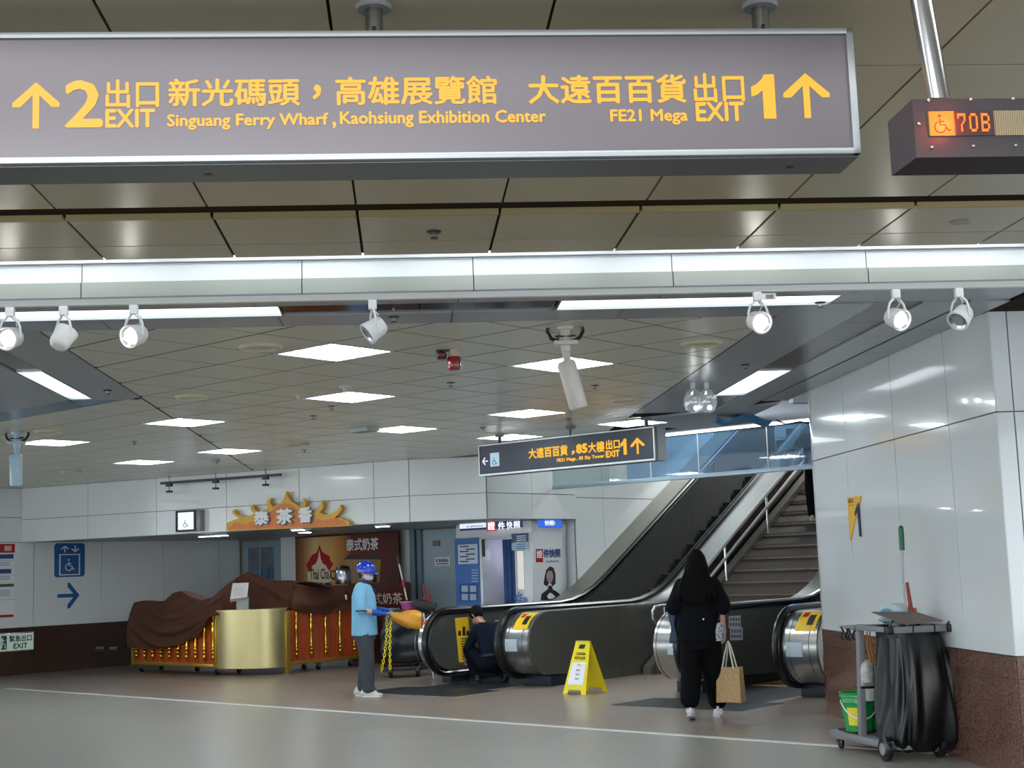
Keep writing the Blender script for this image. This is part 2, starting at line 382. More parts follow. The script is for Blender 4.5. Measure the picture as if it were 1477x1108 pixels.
# grey metal bands framing the tiled field
def gpan(g0,g1,h0,h1,n,along,name='metal_ceiling_panel',m=None,z=CZ):
    for k in range(n):
        a,b=(g0,g1),(h0,h1)
        if along=='g': a=(g0+(g1-g0)*k/n,g0+(g1-g0)*(k+1)/n)
        else: b=(h0+(h1-h0)*k/n,h0+(h1-h0)*(k+1)/n)
        p=inset([tuple(gh(x,y)[:2]) for x,y in ((a[0],b[0]),(a[0],b[1]),(a[1],b[1]),(a[1],b[0]))],.003)
        MB().prism(p,z,z+.03,'Z').build(name,m or m_grey,ceiling)
gpan(7.94,8.66,-6,8,11,'h'); gpan(9.0,9.38,-3.05,2.6,5,'h')
gpan(9.38,13.1,-2.83,-2.4,3,'g'); gpan(9.0,15.5,2.6,3.17,5,'g'); gpan(9.0,15.9,3.5,3.81,5,'g'); gpan(9.0,14.6,3.83,4.11,5,'g')
m_slot=mat('dark_reflective_slot','3a3532',.12,metal=.4,noise=.4,scale=3)
gpan(8.66,9.0,-6,-2.55,3,'h','slot_cover',m_slot,CZ+.012); gpan(8.66,9.0,-.75,1.0,2,'h','slot_cover',m_slot,CZ+.012); gpan(8.66,9.0,2.85,4.1,1,'h','slot_cover',m_grey,CZ+.012)
gpan(9.0,12.2,3.17,3.5,4,'g','slot_cover',mat('brown_slot_cover','6f6b69',.25,metal=.5),CZ+.012); gpan(14.0,15.5,3.17,3.5,1,'g','slot_cover',m_slot,CZ+.012)
gpan(9.0,11.2,-3.05,-2.83,2,'g','slot_cover',m_slot,CZ+.012)
def lin_light(g0,g1,h0,h1,lab):
    c=gh((g0+g1)/2,(h0+h1)/2,CZ); t=thing('recessed_linear_light',lab,'ceiling light',c,R(4.53),'linear lights recessed in the grey ceiling band')
    a,b=(h1-h0)/2,(g1-g0)/2
    MB().box(-a,a,-b,b,.02,.03).build('diffuser',LMP('linear_diffuser','eaf4fb',2.2),t)
    f=MB()
    for s in (-1,1):
        f.box(-a,a,s*b-.004,s*b+.004,0,.03); f.box(s*a-.004,s*a+.004,-b,b,0,.03)
    f.build('frame',m_al,t)
lin_light(8.67,8.99,-2.54,-.76,'long recessed linear light above the three left spotlights')
lin_light(8.67,8.99,1.02,2.84,'long recessed linear light above the spotlight with a bar code tag')
lin_light(12.21,13.99,3.18,3.49,'linear light recessed beside the right wall before the escalators')
lin_light(11.21,12.98,-3.04,-2.84,'linear light recessed in the grey band at the far left')
lpoly=ulim(hlim(hlim(glim(BIG,9.0,'gt'),-3.05),-7,'gt'),7.05)
for k in range(4):
    p=inset(glim(glim(lpoly,9.0+k*1.6,'gt'),9.0+(k+1)*1.6),.003)
    if area2(p)>.05: MB().prism(p,CZ,CZ+.03,'Z').build('metal_ceiling_panel',m_grey,ceiling)
gpan(12.995,13.1,-3.05,-2.835,1,'g')
p=ulim(ulim(hlim(hlim(BIG,-3.065),-8,'gt'),7.05,'gt'),7.45)
MB().prism(p,CZ,CZ+.03,'Z').build('metal_ceiling_panel',mat('bluish_metal_band','7f97ad',.25,metal=.6),ceiling)
for k in range(4):
    q=vlim(vlim(ulim(ulim(BIG,13.45,'gt'),15.05),-9.9+k*.8,'gt'),-9.9+(k+1)*.8); q=inset(hlim(q,4.11),.003)
    q=q if area2(q)>.01 else None
    if q: MB().prism(q,CZ+.004,CZ+.03,'Z').build('metal_ceiling_panel',m_grey,ceiling)
LIGHTS=[(0,0),(3,-3),(7,-6),(3,1),(7,-3),(10,-3),(10,-6),(3,-7),(7,-11),(3,-11),(7,-14)]
TP=.655; tiles=[]; grid_cells=[]
SA=uv(13.04,-22.5); SB=uv(15.0,-14.9); SCc=uv(15.66,-13.94)
for i in range(-8,13):
    for j in range(-24,12):
        if (i,j) in LIGHTS: continue
        uc,vc=7.12+.657*i,-7.84+.652*j
        if uc>15.1: continue
        c=uv(uc,vc)
        # in front of the bulkhead?
        n1=V3(((SB-SA)[1],-(SB-SA)[0],0)).normalized()
        if (c-SA).dot(n1)<-.35 and vc<-14.0: continue
        if vc<-23: continue
        p=[tuple(uv(a,b)[:2]) for a,b in ((uc-TP/2,vc-TP/2),(uc-TP/2,vc+TP/2),(uc+TP/2,vc+TP/2),(uc+TP/2,vc-TP/2))]
        p=glim(p,9.38,'gt')
        if not p: continue
        q=hlim(hlim(p,-2.4,'gt'),2.6)
        if len(q)>2 and vc>-9.9: q=ulim(q,13.45)
        if len(q)>2: tiles.append((inset(q,.011),m_tile)); grid_cells.append((q,0))
        q=hlim(p,-2.4)
        if len(q)>2: q=ulim(q,7.45,'gt')
        if len(q)>2: tiles.append((inset(q,.011),m_tile)); grid_cells.append((q,0))
tilefield(ceiling,'ceiling_tile',tiles,CZ,CZ+.003,None,300)
jg=MB()
for p_,_m in grid_cells: jg.prism(p_,CZ+.002,CZ+.006,'Z')
jg.build('joint_shade_grid',m_cj,ceiling,kind='stuff')  # dark sheet paints the shadow gap between the tiles
pz=ulim(glim(hlim(hlim(BIG,-2.405),-3.06,'gt'),13.105,'gt'),7.44)
MB().prism(pz,CZ,CZ+.03,'Z').build('metal_ceiling_panel',mat('dark_blue_patch','6f93b5',.35,metal=.1,noise=.4,scale=9),ceiling)
def panels(parent,pl,xs,zs,m,off=.0,th=.02,gap=.005,name='wall_panel'):
    for a,b in zip(xs[:-1],xs[1:]):
        for c,d in zip(zs[:-1],zs[1:]):
            MB().obox(pl.at((a+b)/2,(c+d)/2,off-th/2),pl.d,UP,pl.n,b-a-2*gap,d-c-2*gap,th).build(name,m,parent)
def wallbody(name,pl,x0,x1,z0,z1,m=None,th=.15,off=-.03):
    return MB().obox(pl.at((x0+x1)/2,(z0+z1)/2,off-th/2),pl.d,UP,pl.n,x1-x0,z1-z0,th).build(name,m or m_joint,kind='structure')
# --- left wall
wl=wallbody('wall_left',P_left,8,17.95,0,3.3)
xs=[8,9.28,10.61,11.94,13.27,14.64,15.98,17.29,17.8]
panels(wl,P_left,xs,(.80,2.27),m_white); panels(wl,P_left,xs[:5],(2.27,2.7,3.21),m_white)
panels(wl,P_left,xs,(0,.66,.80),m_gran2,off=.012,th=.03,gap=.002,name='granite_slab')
# --- back wall under the bulkhead
wb=wallbody('wall_back',P_back,-22.9,-14.0,0,3.3)
m_bw=mat('pale_blue_grey_panel','b9c6cc',.35)
panels(wb,P_back,(-21.25,-20.8,-19.5,-18.2,-17.72),(0,1.15,2.27),m_white)
panels(wb,P_back,(-16.38,-15.2,-13.98),(0,1.15,2.27),m_white)
# --- bulkhead over the stall
bk=MB().prism([tuple(p[:2]) for p in (SA+ (SB-SA).normalized()*0,SB,SCc,uv(17.85,-13.97),uv(17.85,-22.55),uv(13.04,-22.55))],2.285,3.3,'Z').build('wall_bulkhead',m_joint,kind='structure')
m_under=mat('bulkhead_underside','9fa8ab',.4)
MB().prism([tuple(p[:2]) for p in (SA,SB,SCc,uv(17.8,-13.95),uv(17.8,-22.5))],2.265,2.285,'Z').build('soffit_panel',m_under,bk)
P_sf=Plane(SA,SB-SA); P_sb=Plane(SB,SCc-SB)
Lsf=(SB-SA).length
sx=[0]+[P_sf.hit(x,740)[0] for x in (128,227,328,433,541)]+[Lsf]
panels(bk,P_sf,sx,(2.268,2.66,3.21),m_white,off=.02)
panels(bk,P_sb,[0,(SCc-SB).length],(2.268,2.66,3.21),m_white,off=.02)
panels(bk,P_ret,[15.67,16.7,17.8],(2.268,2.66,3.21),m_white,off=.02)
# --- white wall beside the escalators, rising through the opening
we=wallbody('wall_escalator',P_ret,17.84,31,0,7)
panels(we,P_ret,(17.8,18.55,20.6,22.7,24.8,27,30),(0,1.3,2.62,3.9,5.2,6.5),m_white,name='wall_panel')
# --- right wall with a rounded far end
wr=wallbody('wall_right',P_pil,-13.8,-9.45,0,3.24,off=-.03,th=.4)
wf=wallbody('wall_front_return',P_pr,4.16,9,0,3.24,off=-.03)
m_whr=mat('white_glossy_panel','dee4e5',.13,noise=.03,scale=.6,coat=.5,bump=.02)
xs=[-13.8,-12.77,-11.46,-10.26,-9.40]
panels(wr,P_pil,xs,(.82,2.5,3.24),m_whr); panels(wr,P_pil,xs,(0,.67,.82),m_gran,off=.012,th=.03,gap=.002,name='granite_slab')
xs=[4.12,4.25,5.5,6.8,8.2]
panels(wf,P_pr,xs,(.82,2.5,3.24),m_whr); panels(wf,P_pr,xs,(0,.67,.82),m_gran,off=.012,th=.03,gap=.002,name='granite_slab')
def arcpan(z0,z1,m,off,name):
    r=.55-0; c=(13.8,4.12+.55)
    for a0,a1 in ((0,32),(32,64),(64,92)):
        b=MB()
        def fn(s,t):
            a=R(a0+(a1-a0)*s); rr=r+off; return gh(c[0]+rr*math.sin(a),c[1]-rr*math.cos(a),z0+.004+(z1-z0-.008)*t)
        b.grid(fn,7,2)
        def fn2(s,t):
            a=R(a0+(a1-a0)*s); rr=r+off-.03; return gh(c[0]+rr*math.sin(a),c[1]-rr*math.cos(a),z0+.004+(z1-z0-.008)*t)
        k=len(b.v); b.grid(fn2,7,2)
        b.f+=[(i,i+1,k+i+1,k+i) for i in range(6)]+[(7+i,7+i+1,k+7+i+1,k+7+i) for i in range(6)]+[(0,7,k+7,k),(6,13,k+13,k+6)]
        b.build(name,m,wr,smooth=True)
for z0,z1 in ((.82,2.5),(2.5,3.24)): arcpan(z0,z1,m_whr,0,'wall_panel')
for z0,z1 in ((0,.67),(.67,.82)): arcpan(z0,z1,m_gran,.012,'granite_slab')
MB().obox(P_pil.at(-13.9,1.6,-.6),P_pil.d,UP,P_pil.n,.7,3.2,.9).build('pillar_core',m_joint,wr)
# --- escalator hall beyond: upper slab edge, far end, side wall, ceiling
m_hall=mat('hall_grey','7b7f82',.6)
sh=MB()
sh.prism([tuple(uv(a,b)[:2]) for a,b in ((15.05,-13.9),(15.05,-2),(15.12,-2),(15.12,-13.9))],CZ,3.9,'Z')
sh.build('wall_opening_edge',m_grey,kind='structure')
MB().prism([tuple(uv(a,b)[:2]) for a,b in ((31,-14),(31,-3),(31.2,-3),(31.2,-14))],0,8,'Z').build('wall_far',mat('far_hall_wall','6d7a84',.6),kind='structure')
MB().prism([tuple(uv(a,b)[:2]) for a,b in ((15.1,-6.9),(31,-6.9),(31,-6.7),(15.1,-6.7))],0,8,'Z').build('wall_stair_side',m_white,kind='structure')
MB().prism([tuple(uv(a,b)[:2]) for a,b in ((14,-14.2),(31.2,-14.2),(31.2,-3),(14,-3))],7.0,7.1,'Z').build('ceiling_upper',m_hall,kind='structure')
m_vd=mat('void_shade','1c2022',.7)
MB().prism([tuple(uv(a,b)[:2]) for a,b in ((9.5,-8.6),(16.6,-9.9),(16.6,-2),(9.5,-2))],3.62,3.66,'Z').build('ceiling_shade_slab',m_vd,kind='structure')  # dark slab added so the opening above the ceiling reads as shade
MB().prism([tuple(uv(a,b)[:2]) for a,b in ((17.15,-13.9),(17.3,-13.9),(17.3,-6.9),(17.15,-6.9))],3.5,4.6,'Z').build('wall_barrier_head',m_hall,kind='structure')  # head wall added to cover the bright hall above the glass
MB().obox(uv(14.6,-7.4,3.3),V3((.97,.2,0)),UP,V3((-.2,.97,0)),1.4,.05,.12).build('trim_3',m_grey,kind='structure')
area('shaft_fill',uv(23,-11,6.9),uv(21,-11,0),3,2,170)  # unseen fill added at the shaft top to light the stairs
area('shaft_fill',uv(27,-10,6.9),uv(25,-10,3),2,3,60)  # second unseen fill, added further along the shaft
# ================================================================== CEILING LIGHTS AND FITTINGS
names={(0,0):'large ceiling light panel nearest the four left spotlights, beside a round vent',(3,-3):'ceiling light panel second back from the middle spotlight, under a clear detector',
(7,-6):'ceiling light panel with a white air outlet box at its left corner',(3,1):'ceiling light panel directly behind the hanging white security camera',
(7,-3):'ceiling light panel partly behind the lower tip of the hanging camera',(10,-3):'ceiling light panel just above the right pole of the navy exit sign',
(10,-6):'small ceiling light panel just above the left end of the navy exit sign',(3,-7):'ceiling light panel at left above the middle lamp of the black track',
(7,-11):'distant ceiling light panel above the right end of the black track',(3,-11):'ceiling light panel beside the bluish camera at the far left',(7,-14):'distant ceiling light panel above the lift sign at left'}
m_lv=mat('louvre_metal','cfd6d8',.3,metal=.3)
def diff_mat():
    m=bpy.data.materials.new('prismatic_lit_panel'); m.use_nodes=True; nt=m.node_tree; b=nt.nodes['Principled BSDF']
    b.inputs['Base Color'].default_value=(.9,.95,1,1)
    tc=nt.nodes.new('ShaderNodeTexCoord'); v=nt.nodes.new('ShaderNodeTexVoronoi'); v.inputs['Scale'].default_value=11; nt.links.new(tc.outputs['Object'],v.inputs['Vector'])
    r=nt.nodes.new('ShaderNodeMapRange'); r.inputs[1].default_value=0; r.inputs[2].default_value=.5; r.inputs[3].default_value=30; r.inputs[4].default_value=3.5
    nt.links.new(v.outputs['Distance'],r.inputs[0]); nt.links.new(r.outputs[0],b.inputs['Emission Strength']); b.inputs['Emission Color'].default_value=(.9,.97,1,1)
    return m
m_dp=diff_mat()
for k,(i,j) in enumerate(LIGHTS):
    t=thing('ceiling_light',names[(i,j)],'ceiling light',uv(7.12+.657*i,-7.84+.652*j,CZ),-AU,'square ceiling light panels')
    MB().box(-.30,.30,-.30,.30,.004,.02).build('diffuser',m_dp,t)
    f=MB()
    for s in (-1,1):
        f.box(-.325,.325,s*.312-.012,s*.312+.012,-.002,.02); f.box(s*.312-.012,s*.312+.012,-.3,.3,-.002,.02)
    f.build('frame',m_lv,t)
    if k<6:
        g=MB()
        for q in range(1,5): g.box(-.3,.3,-.3+.12*q-.003,-.3+.12*q+.003,-.002,.004); g.box(-.3+.12*q-.003,-.3+.12*q+.003,-.3,.3,-.002,.004)
        g.build('louvre_blades',m_lv,t)
# spotlight heads on the white track
TG=7.87
tr=MB().box(-6,7,TG-.02,TG+.02,3.085,3.118).tf(MGH).build('lighting_track',mat('white_track','e4e6e2',.35)); tag(tr,'long white lighting track under the off-white beam, carrying the spotlights','track')
def spot(px,yaw,pitch,lab,col=m_wp,lit=True,tagcard=False,z=3.085,g=TG,sc=1.0,h=None,track='white',power=14):
    h=P_track.hit(px,425,-(g-7.78))[0] if h is None else h
    loc=gh(g,h,z); t=thing('track_spotlight',lab,'spotlight',loc,R(4.53),'spotlights on the long white track' if track=='white' else None)
    b=MB().box(-.024,.024,-.018,.018,-.055,0)
    b.build('adapter',col,t,bevel=.004)
    rot=Matrix.Rotation(yaw,4,'Z')
    y=MB()
    for s in (-1,1): y.tube([(s*.018,0,-.055),(s*.05,0,-.085),(s*.062,0,-.12),(s*.062,0,-.18)],.0075,6)
    y.tf(rot).build('yoke',col,t,smooth=True)
    hm=Matrix.Translation((0,0,-.175))@rot@Matrix.Rotation(pitch,4,'X')
    a=MB().lathe([(.02,.075),(.045,.07),(.056,.05),(.06,.0),(.066,-.035),(.066,-.045),(.058,-.045),(.055,-.03),(.03,-.02),(.001,-.02)],ax='Y',seg=24).tf(hm)
    a.build('lamp_head',col,t,smooth=True,ang=50)
    l=MB().lathe([(.001,-.022),(.034,-.024),(.036,-.034),(.001,-.037)],ax='Y',seg=20).tf(hm)
    l.build('lens',m_led if lit else mat('unlit_lens','8b8f96',.15),t)
    MB().lathe([(.036,-.026),(.055,-.040),(.057,-.034),(.04,-.022)],ax='Y',seg=20).tf(hm).build('reflector',mat('reflector_silver','c9ccd2',.2,metal=.8),t,smooth=True)
    MB().tube([(0,0,-.05),(.03,.02,-.08),(.02,.07,-.11),tuple(hm@V3((0,.07,.02)))],.004,5).build('cable',col,t)
    if tagcard: MB().box(-.0,.105,-.022,-.02,-.05,-.012).build('tag_card',m_wp,t); bb=MB(); [bb.box(.045+i*.007,.045+i*.007+.003+.001*(i%2),-.0235,-.022,-.045,-.02) for i in range(7)]; bb.build('bar_code',m_ink,t)
    if lit and power:
        L=bpy.data.lights.new('spot_beam','SPOT'); L.energy=power; L.spot_size=R(60); L.spot_blend=.6; L.shadow_soft_size=.05
        o=bpy.data.objects.new('spot_beam',L); COL.objects.link(o); o.parent=t; d=(hm.to_3x3()@V3((0,-1,0))).normalized()
        o.location=hm@V3((0,-.05,0)); o.rotation_euler=d.to_track_quat('-Z','Y').to_euler()
    return t
spot(15,R(-15),R(15),'bright white spotlight at the far left end of the white track')
spot(92,R(-40),R(-215+90),'unlit-looking white spotlight seen from its back, second from the left',lit=False)
spot(193,R(-30),R(18),'bright white spotlight, third from the left on the white track')
spot(537,R(-75),R(35),'white spotlight turned down and aside, alone near the middle of the track',lit=False)
spot(1092,R(12),R(18),'bright white spotlight beside a white bar code tag',tagcard=True)
spot(1292,R(20),R(22),'bright white spotlight second from the right end of the track')
spot(1383,R(-60),R(40),'white spotlight aimed down to the left, rightmost on the track',lit=False)
# glassy spotlight pair hanging beyond the tiled field
t=thing('globe_spotlight','pair of clear glassy spotlights hanging at the edge of the tiled ceiling near the escalators','spotlight',PZ(1008,552,CZ),R(4.5))
m_gl=thin('clear_glass','dfe6ea',.25,.12)
for s,x in ((-1,-.06),(1,.07)):
    MB().box(x-.02,x+.02,-.02,.02,-.05,0).build('adapter',m_wp,t)
    MB().lathe([(.01,-.05),(.06,-.08),(.09,-.14),(.095,-.2),(.075,-.26),(.03,-.285)],c=(x,0,0),seg=18).build('glass_shade',m_gl,t,smooth=True)
    MB().ball((x+.02,0,-.24),.022).build('bulb',m_led,t,smooth=True)
# ------------------------------------------------------------------ the big hanging sign
def P2(pl,px,py,off=0): return pl.hit(px,py,off)
BX=P_big.hit(1230,40)[0]; sz1,sz0=P_big.hit(1230,40)[1],P_big.hit(1238,221)[1]; SH=sz1-sz0
t=thing('hanging_exit_sign','large grey illuminated exit sign with yellow lettering hanging across the top','sign',P_big.at(BX,sz0),R(4.53))
LEFT=-3.6; fr=MB(); w=.018
fr.box(LEFT,0,0,.022,SH-w,SH).box(LEFT,0,0,.022,0,w).box(-w*1.2,0,0,.022,0,SH).box(LEFT,LEFT+w,0,.022,0,SH)
fr.build('frame',mat('sign_frame_aluminium','8f9396',.4,metal=.5),t,bevel=.002)
MB().box(LEFT+.01,-.01,.016,.20,.004,SH-.004).build('body',mat('sign_body_grey','6c7074',.4,metal=.4),t)
MB().box(LEFT+w,-w*1.2,.010,.016,w,SH-w).build('face_panel',m_sf,t)
MB().box(LEFT,-.002,.022,.2,-.004,.003).build('bottom_panel',mat('sign_bottom','5d6163',.35,metal=.5),t)
for x in (-.18,-1.9): MB().lathe([(.001,-.006),(.012,-.006),(.012,-.003),(.001,-.003)],c=(x,.12,0),seg=12).build('bolt',m_blk,t)
def bigtext(body,x0,x1,y0,y1,bold=.03,mt=m_yel,name='lettering',tp=None):
    a=P_big.hit(x0,y1); b=P_big.hit(x1,y1); c=P_big.hit(x1,y0)
    m=MB(); put_text(m,body,a[0]-BX,b[0]-BX,a[1]-sz0,a[1]-sz0+(P_big.hit(x0,y0)[1]-a[1]),y=.0085,bold=bold); m.build(name,mt,t,fix=False)
def bigarrow(x0,x1,y0,y1):
    a=P_big.hit(x0,y1); c=P_big.hit(x1,y0); m=MB(); arrow(m,(a[0]+c[0])/2-BX,(a[1]+c[1])/2-sz0,c[0]-a[0],abs(P_big.hit(x0,y0)[1]-a[1]),y=.0095); m.build('arrow',m_yel,t)
bigarrow(16,85,117,184); bigarrow(1133,1196,104,169)
bigtext('2',94,145,116,181,.02); bigtext('出口',152,228,114,154,.02); bigtext('EXIT',152,222,157,182,.03)
bigtext('新光碼頭',243,432,113,152,.022); bigtext('，',452,462,122,141,.03); bigtext('高雄展覽館',485,717,110,150,.022)
bigtext('Singuang Ferry Wharf',241,473,164,186,.03); bigtext(',',480,484,175,184,.03); bigtext('Kaohsiung Exhibition Center',491,788,160,183,.03)
bigtext('大遠百百貨',764,991,108,148,.025); bigtext('FE21 Mega',882,993,157,179,.03)
bigtext('出口',1003,1075,105,146,.02); bigtext('EXIT',1006,1074,147,173,.03)
a=P_big.hit(1087,170); c=P_big.hit(1122,106); X0,X1,Z0=a[0]-BX,c[0]-BX,a[1]-sz0; Wd=X1-X0; Hh=P_big.hit(1087,106)[1]-a[1]
MB().prism([(X0+Wd*p,Z0+Hh*q) for p,q in ((.42,0),(.88,0),(.88,1),(.5,1),(.42,.9),(.2,.78),(0,.72),(0,.5),(.2,.54),(.42,.64))],.0085,.0095).build('numeral',m_yel,t)
for px in (539,1111):
    x=P_big.hit(px,40)[0]-BX
    MB().tube([(x,.1,SH-.01),(x,.1,CZ-sz0+.0)],.026,16).build('hanging_pole',m_ss,t,smooth=True)
    MB().lathe([(.001,CZ-sz0-.014),(.05,CZ-sz0-.014),(.055,CZ-sz0-.004),(.055,CZ-sz0),(.001,CZ-sz0)],c=(x,.1,0),seg=20).build('ceiling_flange',m_gp,t,smooth=True)
    MB().ball((x,.073,SH+.035),.007,.006,.007).build('bolt',m_blk,t)
# ------------------------------------------------------------------ LED sign
a=P_led.hit(1319,233); b=P_led.hit(1319,143); lz0,lz1=a[1]+.01,b[1]; lx=P_led.hit(1319,190)[0]
t=thing('led_display_sign','dark boxed LED display with glowing red wheelchair icon and the reading 70B','sign',P_led.at(lx,lz0),R(4.53)); Hh=lz1-lz0
MB().prism([(-.026,.03),(0,.0),(0,.0001),(0,Hh)],0,.001)
m_lb=mat('led_box_black','231d22',.45)
bx=MB().add([(0,0,0),(.9,0,0),(.9,0,Hh),(0,0,Hh),(-.022,.12,-.012),(.9,.12,-.012),(.9,.12,Hh-.02),(-.022,.12,Hh-.02)],[(0,1,2,3),(4,7,6,5),(0,3,7,4),(0,4,5,1),(3,2,6,7),(1,5,6,2)]); bx.build('housing',m_lb,t)
def lp(px,py):
    q=P_led.hit(px,py); return q[0]-lx,q[1]-lz0
wx0,wz0=lp(1340,197); wx1,wz1=lp(1477,160)
MB().box(wx0,.8,-.003,.0,wz0,wz1).build('display_window',mat('led_matrix_off','5c553f',.5,noise=.4,scale=300),t)
sl=MB(); 
for k in range(150): sl.box(wx0+.04+k*.0046,wx0+.04+k*.0046+.0022,-.0045,-.003,wz0,wz1)
sl.build('led_columns',mat('led_column','8f8565',.5),t,kind='stuff')
m_or=mat('red_orange_led','200400',.5,emit=.9,ecol='ff5a10'); m_or2=mat('amber_led','200800',.5,emit=.55,ecol='ff7a08')
x0,_=lp(1341,195); x1,_=lp(1376,195); 
MB().box(x0,x1,-.006,-.004,wz0+.001,wz1-.001).build('icon_square',m_or2,t)
mw=MB(); wheelchair(mw,(x0+x1)/2,(wz0+wz1)/2,(x1-x0)*.95,y=-.0065); mw.build('wheelchair_icon',mat('led_dark_red','7a0600',.5,emit=.4,ecol='a00800'),t)
DOT={'7':['11111','10001','00001','00010','00100','00100','00100'],'0':['01110','10001','10001','10001','10001','10001','01110'],'B':['11110','10001','10001','11110','10001','10001','11110']}
MB().box(lp(1376.5,180)[0],lp(1433,180)[0],-.0055,-.0046,wz0,wz1).build('display_backing',mat('dim_red_backing','2a0d08',.5),t)
dm=MB(); s=(wz1-wz0)/9.5
for k,chh in enumerate('70B'):
    xx=lp(1380+k*17.2,180)[0]
    for r_,row in enumerate(DOT[chh]):
        for c_,v in enumerate(row):
            if v=='1': dm.box(xx+c_*s*.62,xx+c_*s*.62+s*.52,-.0085,-.0055,wz1-s*(2.0+r_),wz1-s*(2.0+r_)+s*.86)
dm.build('red_characters',m_or,t)
for px,py in ((1339,145),(1400,144),(1461,143),(1325,179),(1344,213),(1404,211),(1465,210)):
    q=lp(px,py); MB().ball((q[0],-.001,q[1]),.0045,.004,.0045,10,6).build('screw',m_ss,t,smooth=True)
pw=P_led.hit(1345,2,-.06)[0]; q=lp(1368,135); top=P_led.at(pw-.02,3.21,-.06)-P_led.at(lx,lz0); 
Mi=MW[t.name].inverted(); pt=Mi@P_led.at(P_led.hit(1345,0,-.06)[0]-.055,3.21,-.06)
MB().tube([(q[0]-.0,.06,Hh+.015),tuple(pt)],.028,20).build('hanging_pole',m_ss,t,smooth=True)
MB().box(q[0]-.035,q[0]+.035,.03,.09,Hh-.015,Hh+.015).build('pole_bracket',mat('dark_red_bracket','2a0d12',.5),t,bevel=.003)
L=bpy.data.lights.new('led_glow','POINT'); L.energy=.35; L.color=(1,.1,.03); L.shadow_soft_size=.02; o=bpy.data.objects.new('led_glow',L); COL.objects.link(o); o.parent=t; o.location=((x0+x1)/2+.01,-.03,(wz0+wz1)/2)
# ------------------------------------------------------------------ navy exit sign over the escalators
a=P_s2.hit(691,686); b=P_s2.hit(945,664); c=P_s2.hit(690,640); d=P_s2.hit(945,618)
sx0,sx1=a[0],b[0]; z0,z1=2.695,3.085; t=thing('hanging_exit_sign','navy exit sign with yellow lettering hanging before the escalators','sign',P_s2.at(sx0,z0),P_s2.ang); Wd=sx1-sx0; Hh=z1-z0
MB().box(0,Wd,.02,.22,0,Hh).build('body',m_gp,t,bevel=.004)
fr=MB(); fr.box(0,Wd,0,.02,0,.022).box(0,Wd,0,.02,Hh-.012,Hh).box(0,.014,0,.02,0,Hh).box(Wd-.014,Wd,0,.02,0,Hh); fr.build('frame',m_al,t)
MB().box(Wd,Wd+.012,.05,.22,0,Hh).build('end_cap',m_al,t)
MB().box(.012,Wd-.012,.01,.02,.02,Hh-.01).build('face_panel',m_navy,t)
def s2(px,py): q=P_s2.hit(px,py); return q[0]-sx0,q[1]-z0
def t2(body,px0,px1,pym,hpx,bold=.035,mt=m_yel,name='lettering'):
    xa=s2(px0,pym)[0]; xb=s2(px1,pym)[0]; 
    zc=s2((px0+px1)/2,pym)[1]; hh=hpx*.0083/2
    m=MB(); put_text(m,body,xa,xb,zc-hh,zc+hh,y=.008,bold=bold); m.build(name,mt,t,fix=False)
t2('大遠百百貨',762,818,652,14.5); t2('，',824,828,653,5); t2('85',831,846,647,12,.06); t2('大樓',848,871,645,14.5)
t2('FE21 Mega , 85 Sky Tower',803,871,661.5,6,.05); t2('出口',873.5,893,641,13); t2('EXIT',873.5,893,654.5,8.5,.05)
xa,za=s2(895,656); xb,zb=s2(904,634); Wn=xb-xa; Hn=.185
MB().prism([(xa+Wn*p,za+Hn*q-.004) for p,q in ((.42,0),(.88,0),(.88,1),(.5,1),(.42,.9),(.2,.78),(0,.72),(0,.5),(.2,.54),(.42,.64))],.007,.008).build('numeral',m_yel,t)
q=s2(919,643); m=MB(); arrow(m,q[0],q[1],.20,.19,y=.008); m.build('arrow',m_yel,t)
q=s2(699,665.5); m=MB(); arrow(m,q[0],q[1],.1,.1,y=.008,rot=PI/2); m.build('small_arrow',LMP('white_lit','e8f2f8',.9),t)
q=s2(713,663); MB().box(q[0]-.075,q[0]+.075,.006,.009,q[1]-.085,q[1]+.085).build('lift_icon',LMP('pale_blue_lit','a9cbe2',.8),t)
m=MB(); wheelchair(m,q[0],q[1]-.02,.11,y=.004); m.build('wheelchair_icon',m_navy,t)
for px in (712,815,925):
    x=s2(px,640)[0]; MB().tube([(x,.12,Hh-.005),(x,.12,CZ-z0)],.024,12).build('hanging_pole',mat('dark_pole','4b4d4f',.35,metal=.6),t,smooth=True)
    MB().lathe([(.001,CZ-z0-.03),(.06,CZ-z0-.03),(.06,CZ-z0),(.001,CZ-z0)],c=(x,.12,0),seg=16).build('ceiling_flange',m_gp,t)
